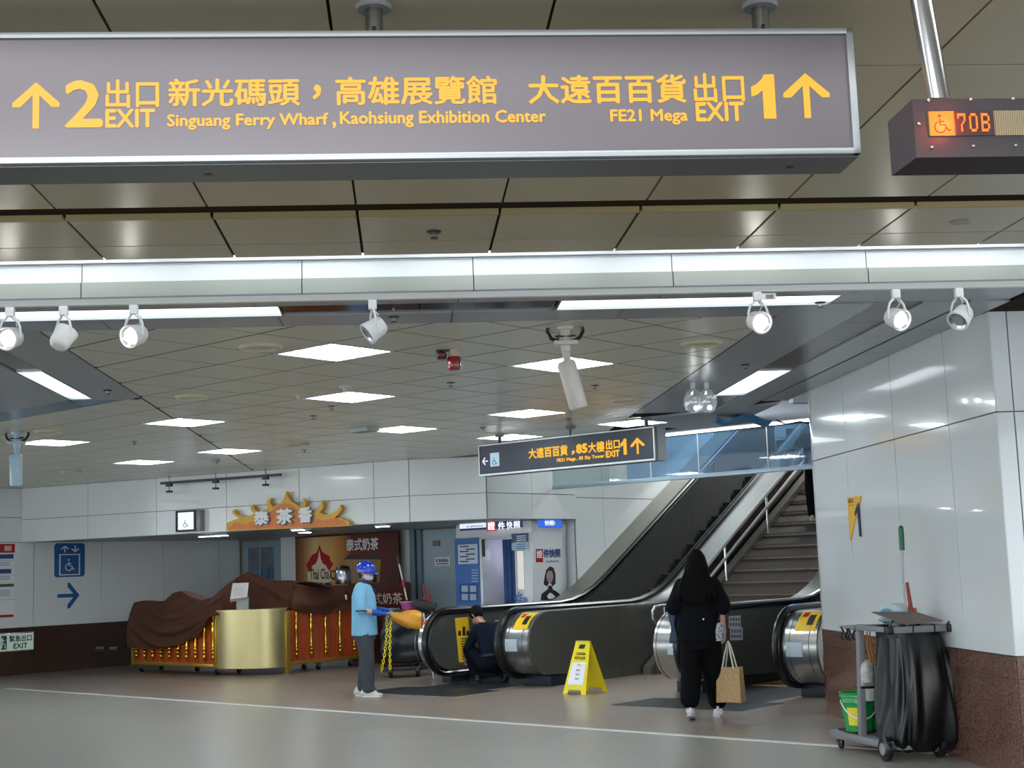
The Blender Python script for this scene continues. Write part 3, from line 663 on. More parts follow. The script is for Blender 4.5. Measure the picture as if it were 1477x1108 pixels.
# ------------------------------------------------------------------ security cameras
def cctv(loc,tilt,az,lab,col):
    t=thing('security_camera',lab,'camera',loc,0)
    m_c=mat(col[0],col[1],.35,noise=.08,scale=14)
    MB().lathe([(.001,-.02),(.055,-.02),(.06,0),(.001,0)],seg=20).build('ceiling_plate',m_c,t)
    MB().lathe([(.001,-.17),(.035,-.17),(.035,-.02),(.001,-.02)],seg=16).build('stem',m_c,t,smooth=True)
    MB().box(-.085,.085,-.06,.06,-.13,-.10).build('junction_box',m_c,t,bevel=.006)
    MB().tube([(0,0,-.17),(.005,-.01,-.23),(.0,-.02,-.29)],[.03,.026,.028],12).build('bracket',m_c,t,smooth=True)
    m_=Matrix.Translation((0,-.02,-.27))@Matrix.Rotation(az,4,'Z')@Matrix.Rotation(tilt,4,'X')
    MB().lathe([(.02,.03),(.055,.025),(.066,.0),(.066,-.30),(.06,-.318),(.045,-.32),(.045,-.30),(.001,-.30)],seg=24).tf(m_).build('housing',m_c,t,smooth=True)
    MB().lathe([(.001,-.302),(.044,-.302),(.044,-.298),(.001,-.298)],seg=20).tf(m_).build('lens_window',m_blk,t)
    for s in (-1,1):
        MB().tube([(s*.12,.02,0),(s*.125,.02,-.03),(s*.10,.0,-.08),(s*.05,-.02,-.105)],.014,8).build('conduit',m_rub,t,smooth=True)
    MB().tube([(.07*math.cos(a),.02+.05*math.sin(a),-.06+.01*math.sin(a)) for a in [PI*2*k/20 for k in range(20)]],.006,6,closed=True).build('cable_loop',mat('dark_violet_cable','25202c',.4),t,smooth=True)
    MB().tube([(-.05,-.05,-.10),(-.06,-.06,-.085),(-.045,-.065,-.07),(-.065,-.05,-.075)],.007,6).build('cable_knot',m_blk,t)
    return t
cctv(PZ(815,472,CZ),R(14),R(-75),'white security camera hanging centrally below the tiled ceiling',('worn_white_housing','cfc9c0'))
cctv(PZ(24,624,CZ),R(3),R(-10),'pale blue security camera hanging at the far left edge',('pale_blue_housing','a9c3d3'))
# red alarm strobe
t=thing('fire_alarm_strobe','red fire alarm beacon and bell under the ceiling between two light panels','alarm',PZ(648,505,CZ),R(4))
MB().box(-.10,.07,-.03,.03,-.012,0).build('mounting_plate',m_blk,t)
MB().lathe([(.001,-.055),(.04,-.055),(.045,-.0),(.001,0)],c=(.035,0,0),seg=20).build('socket',mat('cream_plastic','b8ab8c',.4),t,smooth=True)
MB().lathe([(.001,-.155),(.045,-.155),(.052,-.14),(.054,-.07),(.047,-.055),(.001,-.055)],c=(.035,0,0),seg=24).build('beacon',mat('red_lens','8e0f14',.15,coat=.5),t,smooth=True)
MB().lathe([(.001,-.075),(.03,-.072),(.042,-.05),(.042,-.03),(.02,-.015),(.001,-.01)],c=(-.062,-.01,0),seg=20).build('bell',mat('dull_red','5f1013',.3),t,smooth=True)
# round vents
m_vent=mat('grey_vent','c2bca4',.4)
for px,py,lab in ((376,500,'round ceiling vent left of the largest light panel'),(1012,495,'round ceiling vent in the tiles left of the right-hand metal band'),(278,572,'round ceiling vent above the leftmost row of light panels'),(900,577,'round ceiling vent above the navy exit sign'),(428,640,'small round ceiling vent above the right end of the black track'),(102,680,'round ceiling vent over the lift sign at the far left'),(70,622,'round ceiling vent right of the bluish security camera')):
    t=thing('round_vent',lab,'vent',PZ(px,py,CZ),0,'round vents in the tiled ceiling')
    MB().lathe([(.10,-.006),(.11,-.022),(.15,-.020),(.165,0),(.10,0)],seg=28).build('rim',m_vent,t,smooth=True)
    MB().lathe([(.001,-.003),(.03,-.006),(.1,-.002),(.1,0),(.001,0)],seg=28).build('grille',mat('vent_grille','55534a',.5),t,smooth=True)
for px,py,lab in ((626,334,'sprinkler in a recessed cup in the near ceiling panels'),(858,556,'dark sprinkler head right of the hanging camera'),(452,600,'dark sprinkler head left of the second light panel'),(194,637,'dark sprinkler head over the black track, left side'),(568,457,'dark sprinkler on the metal band beside the middle spotlight'),(650,552,'dark sprinkler below the red alarm beacon'),(1183,436,'dark sprinkler at the right end of the tiled ceiling band'),(155,563,'dark sprinkler at the tip of the grey band at left'),(820,604,'small dark sprinkler above the navy sign'),(697,617,'small dark sprinkler left of the navy sign poles'),(439,649,'tiny dark sprinkler by the bulkhead'),(478,586,'small sprinkler under the second light panel'),(1075,526,'small fitting in the right metal band')):
    t=thing('sprinkler_head',lab,'sprinkler',PZ(px,py,CZ),R(px),'sprinkler heads')
    MB().lathe([(.001,-.006),(.034,-.006),(.038,0),(.001,0)],seg=16).build('cup',m_blk,t)
    MB().lathe([(.001,-.03),(.008,-.03),(.008,-.006),(.001,-.006)],seg=8).build('stem',m_ss,t)
    d=MB().lathe([(.001,-.036),(.02,-.036),(.02,-.032),(.001,-.032)],seg=12)
    d.build('deflector',m_blk,t)
for px,py,lab,c in ((431,568,'cream conical detector left of the second light panel','b5ad92'),(498,557,'clear boxed detector above the second light panel','b9bdbd'),(312,664,'small grey dome detector near the middle lamp of the black track','8c949a'),(1385,320,'flush round cover in the near ceiling panels at right','8f8a78')):
    t=thing('smoke_detector',lab,'detector',PZ(px,py,CZ),0)
    MB().lathe([(.001,-.02),(.05,-.02),(.06,0),(.001,0)] if px<1300 else [(.001,-.006),(.05,-.006),(.055,0),(.001,0)],seg=20).build('base',mat('det_'+c,c,.4),t,smooth=True)
    if px<1300: MB().lathe([(.001,-.055),(.02,-.05),(.028,-.02),(.001,-.02)],seg=16).build('sensor',mat('det_'+c,c,.4),t,smooth=True)
t=thing('air_outlet_box','white rectangular speaker box on the ceiling beside a light panel','speaker',PZ(525,617,CZ),-AU)
MB().box(-.16,.16,-.1,.1,-.05,0).build('casing',mat('box_grey','a4aba6',.4),t,bevel=.006)
MB().box(-.14,.14,-.08,.08,-.054,-.05).build('grille',mat('box_grille','888f8d',.5),t)
# black track with three little lamps in front of the bulkhead
a=P_sf.hit(232,683,.25); b=P_sf.hit(405,672,.25); zt=3.10
t=thing('black_lighting_track','short black lighting track with three small lamps before the white bulkhead','track',P_sf.at(a[0],zt,.25),P_sf.ang); Ln=b[0]-a[0]
MB().box(0,Ln,-.018,.018,-.02,.02).build('rail',m_blk,t)
for px in (244,311,383):
    x=P_sf.hit(px,680,.25)[0]-a[0]
    MB().box(x-.05,x+.05,-.03,.03,-.06,.02).build('adapter',m_blk,t); MB().tube([(x,0,-.06),(x,0,-.13)],.008,6).build('arm',m_blk,t)
    MB().lathe([(.001,-.015),(.055,-.015),(.055,.015),(.001,.015)],c=(x,0,-.145),seg=16).build('lamp_disc',m_blk,t)
    MB().tube([(x,0,.02),(x,0,CZ-zt)],.006,6).build('hanger',m_blk,t)
# ================================================================== BACK OF THE HALL
P_b=P_back
def onpl(name,label,cat,pl,px0,px1,py0,py1,off=.02,group=None):
    """empty at the lower left of a box on plane pl covering those sight lines; returns thing,width,height"""
    a=pl.hit(px0,py1,off); b=pl.hit(px1,py1,off); c=pl.hit(px0,py0,off)
    t=thing(name,label,cat,pl.at(a[0],a[1],off),pl.ang,group); return t,b[0]-a[0],c[1]-a[1]
# lift direction sign painted on the left wall
t,w,h=onpl('lift_direction_sign','blue wheelchair lift sign on the left wall above a blue arrow','sign',P_left,78,122,784,833,.003)
MB().prism([(w*a,h*b) for a,b in ((.06,0),(.94,0),(1,.06),(1,.94),(.94,1),(.06,1),(0,.94),(0,.06))],-.004,0).build('blue_plate',m_blue,t)
m=MB(); m.box(w*.16,w*.84,-.006,-.004,h*.05,h*.68); m.build('white_frame',m_wh,t); MB().box(w*.2,w*.8,-.0075,-.006,h*.08,h*.65).build('inner_blue',m_blue,t)
m=MB(); wheelchair(m,w*.5,h*.36,h*.44,y=-.009); m.build('wheelchair_icon',m_wh,t)
for x,r_ in ((.34,0),(.68,PI)): m=MB(); arrow(m,w*x,h*.83,w*.26,h*.2,y=-.005,rot=r_); m.build('small_arrow',m_wh,t)
t,w,h=onpl('direction_arrow','blue arrow pointing right on the left wall below the blue lift sign','sign',P_left,82,115,842,878,.003)
m=MB(); arrow(m,w*.5,h*.5,h,w,y=0,t=.004,rot=-PI/2); m.build('arrow',m_blue,t)
# illuminated lift sign on the bulkhead
t,w,h=onpl('lit_lift_sign','small illuminated white lift sign box projecting from the white bulkhead','sign',P_sf,253,284,737,768,.14)
MB().box(0,w*1.15,0,.12,0,h).build('casing',mat('sign_casing','85898c',.4,metal=.4),t,bevel=.004)
MB().box(.01,w-.01,-.006,0,.01,h-.01).build('black_face',m_ink,t); MB().box(w*.14,w*.86,-.01,-.006,h*.1,h*.9).build('lit_face',LMP('lit_white_face','e6efff',1.0),t)
m=MB(); wheelchair(m,w*.5,h*.38,h*.42,y=-.012); m.build('wheelchair_icon',m_ink,t)
# notice board at the left edge
t,w,h=onpl('notice_board','stack of posters at the left edge of the wall with a red banner on top','notice',P_left,-14,20,785,893,.01)
MB().box(0,w,-.006,0,0,h).build('backing',m_wh,t)
m=MB(); m.box(0,w,-.008,-.006,h*.88,h); m.build('red_banner',m_red,t)
MB().box(w*.1,w*.95,-.009,-.007,h*.80,h*.86).build('blue_bar',mat('blue_bar','2a4b8e',.5),t); MB().box(w*.1,w*.85,-.009,-.007,h*.60,h*.66).build('blue_bar',MATS['blue_bar'],t)
MB().box(w*.1,w*.97,-.009,-.007,h*.42,h*.46).build('green_bar',mat('green_bar','27633f',.5),t); MB().box(w*.1,w*.97,-.009,-.007,h*.01,h*.045).build('red_bar',m_red,t)
for q in (.74,.71,.55,.52,.36,.33,.3): MB().box(w*.15,w*.8,-.0085,-.007,h*q,h*(q+.012)).build('text_line',mat('faint_blue_text','8fa6c4',.6),t)
for q in (.78,.58,.25): MB().box(0,w,-.0088,-.007,h*q-.004,h*q).build('divider',mat('divider_red','6e5f66',.6),t)
MB().box(w*.55,w*.85,-.0095,-.008,h*.905,h*.975).build('cartoon_mark',mat('pale_mark','e0b9a0',.5),t)
t,w,h=onpl('emergency_exit_sign','white emergency exit sign with green letters low on the granite at left','sign',P_left,-18,49,915,943,.05)
MB().box(0,w,0,.04,0,h).build('casing',m_al,t,bevel=.004); MB().box(.015,w-.015,-.004,0,.02,h-.02).build('lit_panel',LMP('exit_pale_panel','c8ddd3',.35),t)
m_gr=mat('exit_green','0c5a3e',.5)
m=MB(); put_text(m,'緊急出口',w*.46,w*.94,h*.52,h*.84,y=-.006,bold=.03); m.build('lettering',m_gr,t,fix=False)
m=MB(); put_text(m,'EXIT',w*.55,w*.85,h*.16,h*.42,y=-.006,bold=.03); m.build('lettering',m_gr,t,fix=False)
m=MB(); m.box(w*.28,w*.4,-.006,-.004,h*.14,h*.86); m.build('green_door',m_gr,t); m=MB(); m.tube([(w*.30,-.007,h*.75),(w*.31,-.007,h*.5),(w*.29,-.007,h*.2)],.012,6); m.tube([(w*.31,-.007,h*.5),(w*.36,-.007,h*.4),(w*.37,-.007,h*.2)],.01,6); m.tube([(w*.27,-.007,h*.6),(w*.36,-.007,h*.62)],.009,6); m.build('running_figure',m_wh,t)
for px in (143,162):
    t,w,h=onpl('socket_outlet','steel power socket low on the dark granite of the left wall, %s of the pair'%('left' if px<150 else 'right'),'socket',P_left,px-6,px+6,933,941,.03)
    MB().box(0,w,-.02,0,0,h).build('cover',m_ss,t,bevel=.004); MB().box(.01,w-.01,-.03,-.02,h*.6,h*.9).build('flap',m_al,t)
# lift door under the bulkhead
d1=MB().obox(P_b.at(-21.82,1.1,.0),P_b.d,UP,P_b.n,1.14,2.24,.03).build('door_1',mat('lift_glass_frame','93a7b5',.3,metal=.4),kind='structure')
m_dg=mat('lift_glass','40515c',.12,coat=.3,noise=.2,scale=2,col2='5d7787')
for a,b,z0,z1,mm in ((-22.2,-21.84,.4,2.1,m_dg),(-21.78,-21.44,.4,2.1,m_dg)): MB().obox(P_b.at((a+b)/2,(z0+z1)/2,.02),P_b.d,UP,P_b.n,b-a,z1-z0,.02).build('glass_leaf',mm,d1)
MB().obox(P_b.at(-21.66,1.35,.04),P_b.d,UP,P_b.n,.2,.7,.02).build('blue_poster',mat('lift_poster','3f6f93',.4),d1); MB().obox(P_b.at(-21.81,1.1,.035),P_b.d,UP,P_b.n,.03,2.2,.03).build('door_post',m_al,d1)
MB().obox(P_b.at(-21.6,1.25,.055),P_b.d,UP,P_b.n,.08,.12,.01).build('small_notice',m_ink,d1)
# staff door and the slim piers beside it
d2=MB().obox(P_b.at(-16.9,1.12,.0),P_b.d,UP,P_b.n,.95,2.24,.03).build('door_2',mat('pale_blue_door','a3b6bf',.35),kind='structure')
for s in (-17.42,-17.58): MB().obox(P_b.at(s,1.13,.03),P_b.d,UP,P_b.n,.1,2.26,.08).build('door_jamb',mat('blue_grey_jamb','71848f',.35,metal=.3),d2)
a=P_b.hit(640,798,.03); MB().obox(P_b.at(-17.03,2.0,.03),P_b.d,UP,P_b.n,.16,.1,.02).build('metal_plaque',mat('dull_plaque','6d7375',.4,metal=.6),d2)
q=P_b.hit(638,811,.03); fr=MB().obox(P_b.at(q[0],1.68,.025),P_b.d,UP,P_b.n,.36,.15,.008).build('door_notice',m_wh,d2)
m=MB(); put_text(m,'員工專用 請勿進入',-.15,.15,-.01,.045,y=0,bold=.03); m.tf(Matrix.Translation(P_b.at(q[0],1.68,.031))@Matrix.Rotation(P_b.ang,4,'Z')); m.build('lettering',m_ink,d2,fix=False)
MB().obox(P_b.at(q[0],1.64,.031),P_b.d,UP,P_b.n,.28,.015,.002).build('text_line',m_ink,d2)
# lamps under the bulkhead
for px,py in ((308,771),(430,762),(552,757),(440,766)):
    p=PZ(px,py,2.262); t=thing('slim_ceiling_lamp','slim lamp fixed under the bulkhead, %s'%({308:'left of the gold sign',430:'just under the gold sign',552:'right of the gold sign',440:'small, at the middle of the gold sign'}[px]),'lamp',p,P_sf.ang)
    MB().box(-.3 if px==308 else -.12,.3 if px==308 else .12,-.05,.05,-.03,0).build('casing',m_al,t,bevel=.003)
    MB().box(-.28 if px==308 else -.1,.28 if px==308 else .1,-.035,.035,-.034,-.03).build('tube_cover',LMP('lamp_cover','e8f4ff',22),t)
# ------------------------------------------------------------------ gold stall sign
P_gs=Plane(SA+P_sf.n*.10,SB-SA)
a=P_gs.hit(328,766); t=thing('stall_sign','gold and orange flame-edged stall sign on the white bulkhead','sign',P_gs.at(a[0],a[1]),P_gs.ang)
def gs(px,py): q=P_gs.hit(px,py); return (q[0]-a[0],q[1]-a[1])
yel=[(328,766),(328,755),(339,750),(346,748),(338,742),(336,738),(339,735),(343,742),(352,745),(364,744),(368,741),(363,735),(363,731),(366,728),(369,735),(376,739),(384,737),(388,733),(386,727),(387,722),(392,719),(391,726),(395,731),(402,729),(408,724),(412,717),(414,709),(417,717),(421,723),(428,727),(434,731),(438,728),(439,723),(438,719),(443,724),(442,731),(440,736),(446,740),(455,738),(462,733),(464,727),(466,722),(468,728),(467,734),(463,739),(471,742),(480,741),(488,736),(491,731),(493,728),(494,735),(490,742),(484,747),(492,747),(505,753),(505,759)]
m_gy=mat('gold_yellow_board','d9a62a',.4,noise=.1,scale=4); m_oo=mat('orange_board','d9772b',.4,noise=.08,scale=4)
MB().prism([gs(*p) for p in yel],-.03,.06).build('flame_board',m_gy,t)
org=[(332,764),(340,754),(356,756),(376,749),(386,745),(398,733),(406,728),(413,726),(422,729),(430,736),(440,745),(452,748),(470,751),(485,747),(498,753),(502,758)]
MB().prism([gs(*p) for p in org],-.04,-.03).build('orange_board',m_oo,t)
for chh,x0,x1,y0,y1 in (('泰',371,391,737,757),('茶',403,425,734,756),('香',435,453,732,754)):
    q0=gs(x0,y1); q1=gs(x1,y0); m=MB(); put_text(m,chh,q0[0],q1[0],q0[1],q1[1],y=-.075,bold=.05); m.build('character',m_wh,t,fix=False)
    m=MB(); put_text(m,chh,q0[0]+.012,q1[0]+.018,q0[1]-.012,q1[1]-.008,y=-.06,bold=.07); m.build('character_side',mat('character_side','51606f',.5),t,fix=False)
# ------------------------------------------------------------------ posters of the stall
def gradmat(name,stops,ax='X',L=1.0):
    m=bpy.data.materials.new(name); m.use_nodes=True; nt=m.node_tree; b=nt.nodes['Principled BSDF']; b.inputs['Roughness'].default_value=.3
    tc=nt.nodes.new('ShaderNodeTexCoord'); s=nt.nodes.new('ShaderNodeSeparateXYZ'); nt.links.new(tc.outputs['Object'],s.inputs[0])
    mr=nt.nodes.new('ShaderNodeMath'); mr.operation='DIVIDE'; mr.inputs[1].default_value=L; nt.links.new(s.outputs[ax],mr.inputs[0])
    r=nt.nodes.new('ShaderNodeValToRGB'); nt.links.new(mr.outputs[0],r.inputs[0]); r.color_ramp.elements[0].position=stops[0][0]; r.color_ramp.elements[0].color=lin(stops[0][1])
    r.color_ramp.elements[1].position=stops[-1][0]; r.color_ramp.elements[1].color=lin(stops[-1][1])
    for p,c in stops[1:-1]: e=r.color_ramp.elements.new(p); e.color=lin(c)
    nt.links.new(r.outputs[0],b.inputs['Base Color']); return m
t,w,h=onpl('stall_poster','large brown and golden tea poster behind the draped counter','poster',P_b,427,577,772,868,.18)
px2=lambda x,y:(lambda q:(q[0]-o_[0],q[1]-o_[1]))(P_b.hit(x,y,.18)); o_=P_b.hit(427,868,.18)
h=min(h,2.255-t.location[2])
MB().box(0,w,0,.05,0,h).build('board',gradmat('poster_print',[(0,'5e2f1c'),(.08,'a1682e'),(.2,'e8c98a'),(.36,'e3b05c'),(.48,'c07d33'),(.56,'7a3420'),(.8,'6a2c1f'),(1,'4a2019')],'X',w),t)
MB().box(0,w,-.004,0,h-.03,h).build('top_edge',mat('poster_edge','3a1a12',.4),t)
m=MB(); put_text(m,'泰式奶茶',*[px2(500,793)[0],px2(546,793)[0],px2(500,795)[1],px2(500,778)[1]],y=-.006,bold=.03); m.build('lettering',m_wh,t,fix=False)
red=[(461,786),(464,795),(469,799),(475,802),(477,809),(481,814),(475,823),(470,816),(463,814),(461,806),(458,815),(452,818),(446,826),(442,815),(446,808),(450,801),(457,797)]
MB().prism([px2(*p) for p in red],-.006,0).build('red_emblem',m_red,t)
tow=[(461,793),(463,806),(466,813),(471,816),(473,824),(478,826),(476,850),(446,850),(444,826),(449,824),(451,816),(456,813),(459,806)]
MB().prism([px2(*p) for p in tow],-.009,-.004).build('white_temple',mat('cream_print','efe0c0',.5),t)
m=MB(); q0=px2(448,836); q1=px2(475,820); put_text(m,'Thai Cha',q0[0],q1[0],q0[1],q1[1],y=-.012,bold=.015); m.build('script_lettering',m_ink,t,fix=False)
m=MB(); q0=px2(443,851); q1=px2(480,840); put_text(m,'泰茶香',q0[0],q1[0],q0[1],q1[1],y=-.012,bold=.04); m.build('lettering',m_ink,t,fix=False)
for x0,x1,lab in ((497,536,'brown'),(531,551,'olive')):
    MB().prism([px2(*p) for p in ((x0+2,858),(x1-4,858),(x1-1,806),(x0,806))],-.006 if x0<520 else -.009,0).build('printed_cup',mat('cup_'+lab,'b08a5c' if x0<520 else '97813f',.5),t)
    MB().prism([px2(*p) for p in ((x0-1,807),(x1,807),(x1-2,801),(x0+6,801))],-.008 if x0<520 else -.011,0).build('cup_lid',mat('cup_lid','4b3a2f',.5),t)
MB().prism([px2(*p) for p in ((536,830),(541,822),(546,830),(544,830),(544,840),(538,840),(538,830))],-.013,-.008).build('cup_mark',m_ink,t)
P_lo=Plane(uv(16.75,0),N)
t,w,h=onpl('counter_back_board','brown board lettered in white behind the worker, beside the cleaning cart','board',P_lo,505,591,842,957,0)
MB().box(0,w,0,.06,0,h).build('board',mat('deep_brown_board','4a1d14',.35,noise=.1,scale=3),t)
o_=P_lo.hit(505,957); p3=lambda x,y:(lambda q:(q[0]-o_[0],q[1]-o_[1]))(P_lo.hit(x,y))
m=MB(); q0=p3(524,872); q1=p3(580,855); put_text(m,'泰式奶茶',q0[0],q1[0],q0[1],q1[1],y=-.004,bold=.01); m.build('lettering',mat('dim_white_print','bdb0a6',.5),t,fix=False)
# ------------------------------------------------------------------ photo booth
a=P_b.hit(657,750,.95); b=P_b.hit(766,746,.95); X0,X1=a[0],b[0]; BH=2.26; w=X1-X0; 
t=thing('photo_booth','white and blue identity photo booth standing behind the escalator','booth',P_b.at(X0,0,.95),P_b.ang)
o_=(X0,0); pf=lambda x,y:(lambda q:(q[0]-X0,q[1]))(P_b.hit(x,y,.95))
m_bth=mat('booth_white','dfe3e6',.25,coat=.2)
b=MB(); D=.86; b.box(0,w,.0,D,2.0,BH).box(0,pf(697,860)[0],0,D,0,2.0).box(pf(744,860)[0],w,0,D,0,2.0).box(0,w,D-.05,D,0,2.0).box(0,w,0,D,0,.06)
b.build('cabinet',m_bth,t,bevel=.008)
def pan(nm,x0,x1,y0,y1,m,dep=.012,base=0): 
    A=pf(x0,y1); B=pf(x1,y1); C=pf(x0,y0); return MB().box(A[0],B[0],-base-dep,-base,A[1],C[1]).build(nm,m,t)
m_bb=mat('booth_blue','2a64ab',.35)
pan('header_panel',664,754,752,766,mat('booth_header_navy','1c3f86',.35),.012)
pan('lit_header',664,702,755.5,763,LMP('booth_header_lit','dfeaff',.9),.004,.012)
pan('red_square',703,716,751,766.5,LMP('booth_red','d8152a',.6),.004,.012)
def ptxt(body,x0,x1,y0,y1,m,bold=.03,base=.018):
    A=pf(x0,y1); B=pf(x1,y0); mm=MB(); put_text(mm,body,A[0],B[0],A[1],B[1],y=-base,bold=bold); mm.build('lettering',m,t,fix=False)
m_lw=LMP('booth_lit_letters','f2f6ff',1.0)
ptxt('證',705,714.5,753,764.5,m_lw); ptxt('件',719.5,729,753,764,m_lw); ptxt('快',732,740,752,763,m_lw); ptxt('照',742,751,752,762,m_lw); ptxt('a-photo',674,698,757,761.5,m_bb)
pan('blue_side_panel',659,694,777,874,m_bb)
pan('printed_guide',662,690,786,814,mat('pale_guide','c6d6e2',.5),.003,.012); pan('blue_guide',664,691,842,868,mat('navy_guide','1d4a85',.5),.003,.012)
for k in range(7): pan('guide_line',664+(k%2)*9,674+(k%2)*9+3,788+k*3.6,789.6+k*3.6,m_ink,.002,.015)
for k in range(4):
    pan('printed_photo',667+(k%2)*12,676+(k%2)*12,845+(k//2)*12,854+(k//2)*12,mat('photo_print','9fb6cc',.5),.003,.015)
for k in range(5): pan('text_line',681,690,822+k*4,823.2+k*4,mat('pale_line','a9c4de',.5),.002,.012)
pan('slot_panel',696,700,778,803,m_ink,.01); pan('green_sticker',696,702,827,834,mat('pale_green','8fc6a4',.5),.004)
# interior and curtain
xi0,xi1=pf(701,860)[0],pf(744,860)[0]
MB().box(xi0-.12,xi1+.05,D-.09,D-.06,.06,2.0).build('inner_wall',mat('booth_inner_lilac','b9b2dc',.5),t)
MB().box(xi0+.0,xi0+.34,D-.10,D-.09,1.45,1.85).build('lit_screen',LMP('booth_screen','dcd9ff',1.0),t)
MB().box(xi0+.25,xi0+.45,D-.11,D-.09,.95,1.4).build('mirror_panel',m_ink,t); MB().box(xi0+.05,xi0+.2,D-.11,D-.09,1.05,1.22).build('coin_unit',m_ink,t)
MB().box(xi0+.02,xi0+.16,D-.10,D-.09,1.28,1.42).build('inner_notice',m_wh,t); MB().box(xi0+.02,xi0+.3,D-.11,D-.09,.72,.85).build('inner_notice',m_ink,t)
cx0,cx1=pf(724,860)[0],pf(744,860)[0]
def cur(u_,v_):
    x=cx0+(cx1-cx0)*u_; return (x,.05+.03*math.sin(u_*22)+.01*math.sin(u_*9+v_*3),.35+v_*1.63)
cb=MB().grid(cur,26,8); cb.build('curtain',mat('blue_curtain','32588f',.7,noise=.1,scale=6),t,smooth=True,ang=180)
L=bpy.data.lights.new('booth_lamp','POINT'); L.energy=.4; L.color=(.8,.78,1); L.shadow_soft_size=.1; o=bpy.data.objects.new('booth_lamp',L); COL.objects.link(o); o.parent=t; o.location=((xi0+xi1)/2,.4,1.85)
pan('mirror_strip',748,757,795,850,mat('booth_mirror','a39d90',.1,metal=.6),.006); pan('notice_card',740,763,770,782,mat('navy_card','1f4f78',.4),.012,.02); pan('notice_card',740,763,783,794,mat('pale_card','a8c6da',.4),.012,.02)
for k in range(3): pan('card_line',747,761,773+k*3,774.3+k*3,m_wh,.002,.032); pan('card_line',747,760,785+k*3,786+k*3,m_bb,.002,.032)
def burst(cx,cz,r,nm,mm,plane='f'):
    m=MB()
    for k in range(8): a_=k*PI/4; m.obox((cx+math.cos(a_)*r*.6,-.012,cz+math.sin(a_)*r*.6),(math.cos(a_),0,math.sin(a_)),(-math.sin(a_),0,math.cos(a_)),(0,1,0),r*.75,r*.2,.004)
    m.build(nm,mm,t)
q=pf(749,863); burst(q[0],q[1],.10,'starburst_mark',m_bb); q=pf(758,866); burst(q[0],q[1],.06,'starburst_mark',m_bb)
# right side of the booth (local x = w face)
P_bs=Plane(P_b.at(X1,0,.95),U); Mi=MW[t.name].inverted()
def side(nm,pts,m,dep=.01,base=.0):
    mm=MB(); poly=[P_bs.hit(*p,base+.0) for p in pts]; n=len(poly)
    vs=[Mi@P_bs.at(x,z,base) for x,z in poly]+[Mi@P_bs.at(x,z,base+dep) for x,z in poly]
    mm.add(vs,[tuple(range(n)),tuple(range(2*n-1,n-1,-1))]+[(i,n+i,n+(i+1)%n,(i+1)%n) for i in range(n)]); mm.build(nm,m,t)
def rc(x0,x1,y0,y1): return [(x0,y0),(x1,y0),(x1,y1),(x0,y1)]
side('lit_side_sign',rc(776,809,748,760.5),LMP('booth_side_blue','2f66d8',.9),.02)
side('side_panel',rc(768,811,767,900),m_bth,.008); 
def stxt(body,x0,x1,y0,y1,m,bold=.03,off=.02):
    A=P_bs.hit(x0,y1,off); B=P_bs.hit(x1,y0,off); mm=MB(); put_text(mm,body,0,B[0]-A[0],0,B[1]-A[1],y=0,bold=bold)
    mm.tf(Mi@Matrix.Translation(P_bs.at(A[0],A[1],off))@Matrix.Rotation(P_bs.ang,4,'Z')); mm.build('lettering',m,t,fix=False)
stxt('快照!',786,800,751,758,m_lw,.03,.025)
side('red_square',rc(773,783,792,811),m_red,.004,.008); stxt('證',774.5,782,794,805,m_wh,.03,.016); stxt('件快照',784.5,808,792,804,mat('navy_letters','1b3c7d',.5),.04,.016); stxt('a-photo',788,806,808,811.5,m_ink,.02,.016)
hair=[(786,830),(788,822),(793,817),(798,819),(801,828),(801,842),(797,846),(793,838),(789,846),(784,843)]
body=[(780,866),(781,857),(786,853),(790,850),(791,845),(796,845),(797,850),(802,853),(807,857),(808,866)]
face=[(788,828),(791,823),(796,824),(798,830),(797,837),(794,842),(790,839),(788,833)]
side('printed_body',body,m_ink,.003,.008); side('printed_hair',hair,mat('print_hair','1c191b',.5),.004,.008); side('printed_face',face,mat('print_face','a08e8a',.5),.003,.012)
side('white_emblem',[(789,860),(793,855),(797,857),(801,861),(796,864),(791,864)],m_wh,.003,.012)
# ================================================================== STALL COUNTER
def lerp(tab,x):
    if x<=tab[0][0]: return tab[0][1]
    for (a,b),(c,d) in zip(tab[:-1],tab[1:]):
        if x<=c: return b+(d-b)*(x-a)/(c-a)
    return tab[-1][1]
m_orp=mat('orange_red_lacquer','b5491c',.35,noise=.25,scale=5,stretch=(6,6,.6),coat=.2)
m_br=mat('polished_brass','cfa93a',.18,metal=1)
m_gs=mat('champagne_gold_sheet','b9ad7c',.3,metal=.75,noise=.03,scale=3)
t=thing('stall_counter','L-shaped stall counter with gold balusters, orange panels and a rounded gold corner','counter',uv(14.0,-20.58),-AU)
ZB=.13; ZT=.98
MB().box(0,2.27,.03,.60,ZB+.05,ZT).build('left_panel',m_orp,t); MB().box(2.6,3.20,.66,2.3,ZB+.05,ZT).build('right_panel',m_orp,t)
def arc(o,n=18): return [(2.29+(.94+o)*math.sin(PI/2*k/n),.62-(.62+o)*math.cos(PI/2*k/n)) for k in range(n+1)]
MB().prism(arc(0)+[(2.29,.62)],ZB-.02,ZT,'Z').build('rounded_corner',m_gs,t,smooth=True)
MB().prism(arc(.025)+[(2.8,1.1),(2.29,.9)],ZT,ZT+.045,'Z').build('corner_top',m_gs,t,smooth=True)
g=MB(); g.box(-.02,2.3,-.02,.6,ZB,ZB+.05).box(2.6,3.26,.64,2.3,ZB,ZB+.05); g.build('bottom_rail',m_gold,t,bevel=.004)
for x in (-.03,2.22): MB().box(x,x+.07,-.025,.04,ZB,ZT).build('corner_post',m_gold,t,bevel=.004)
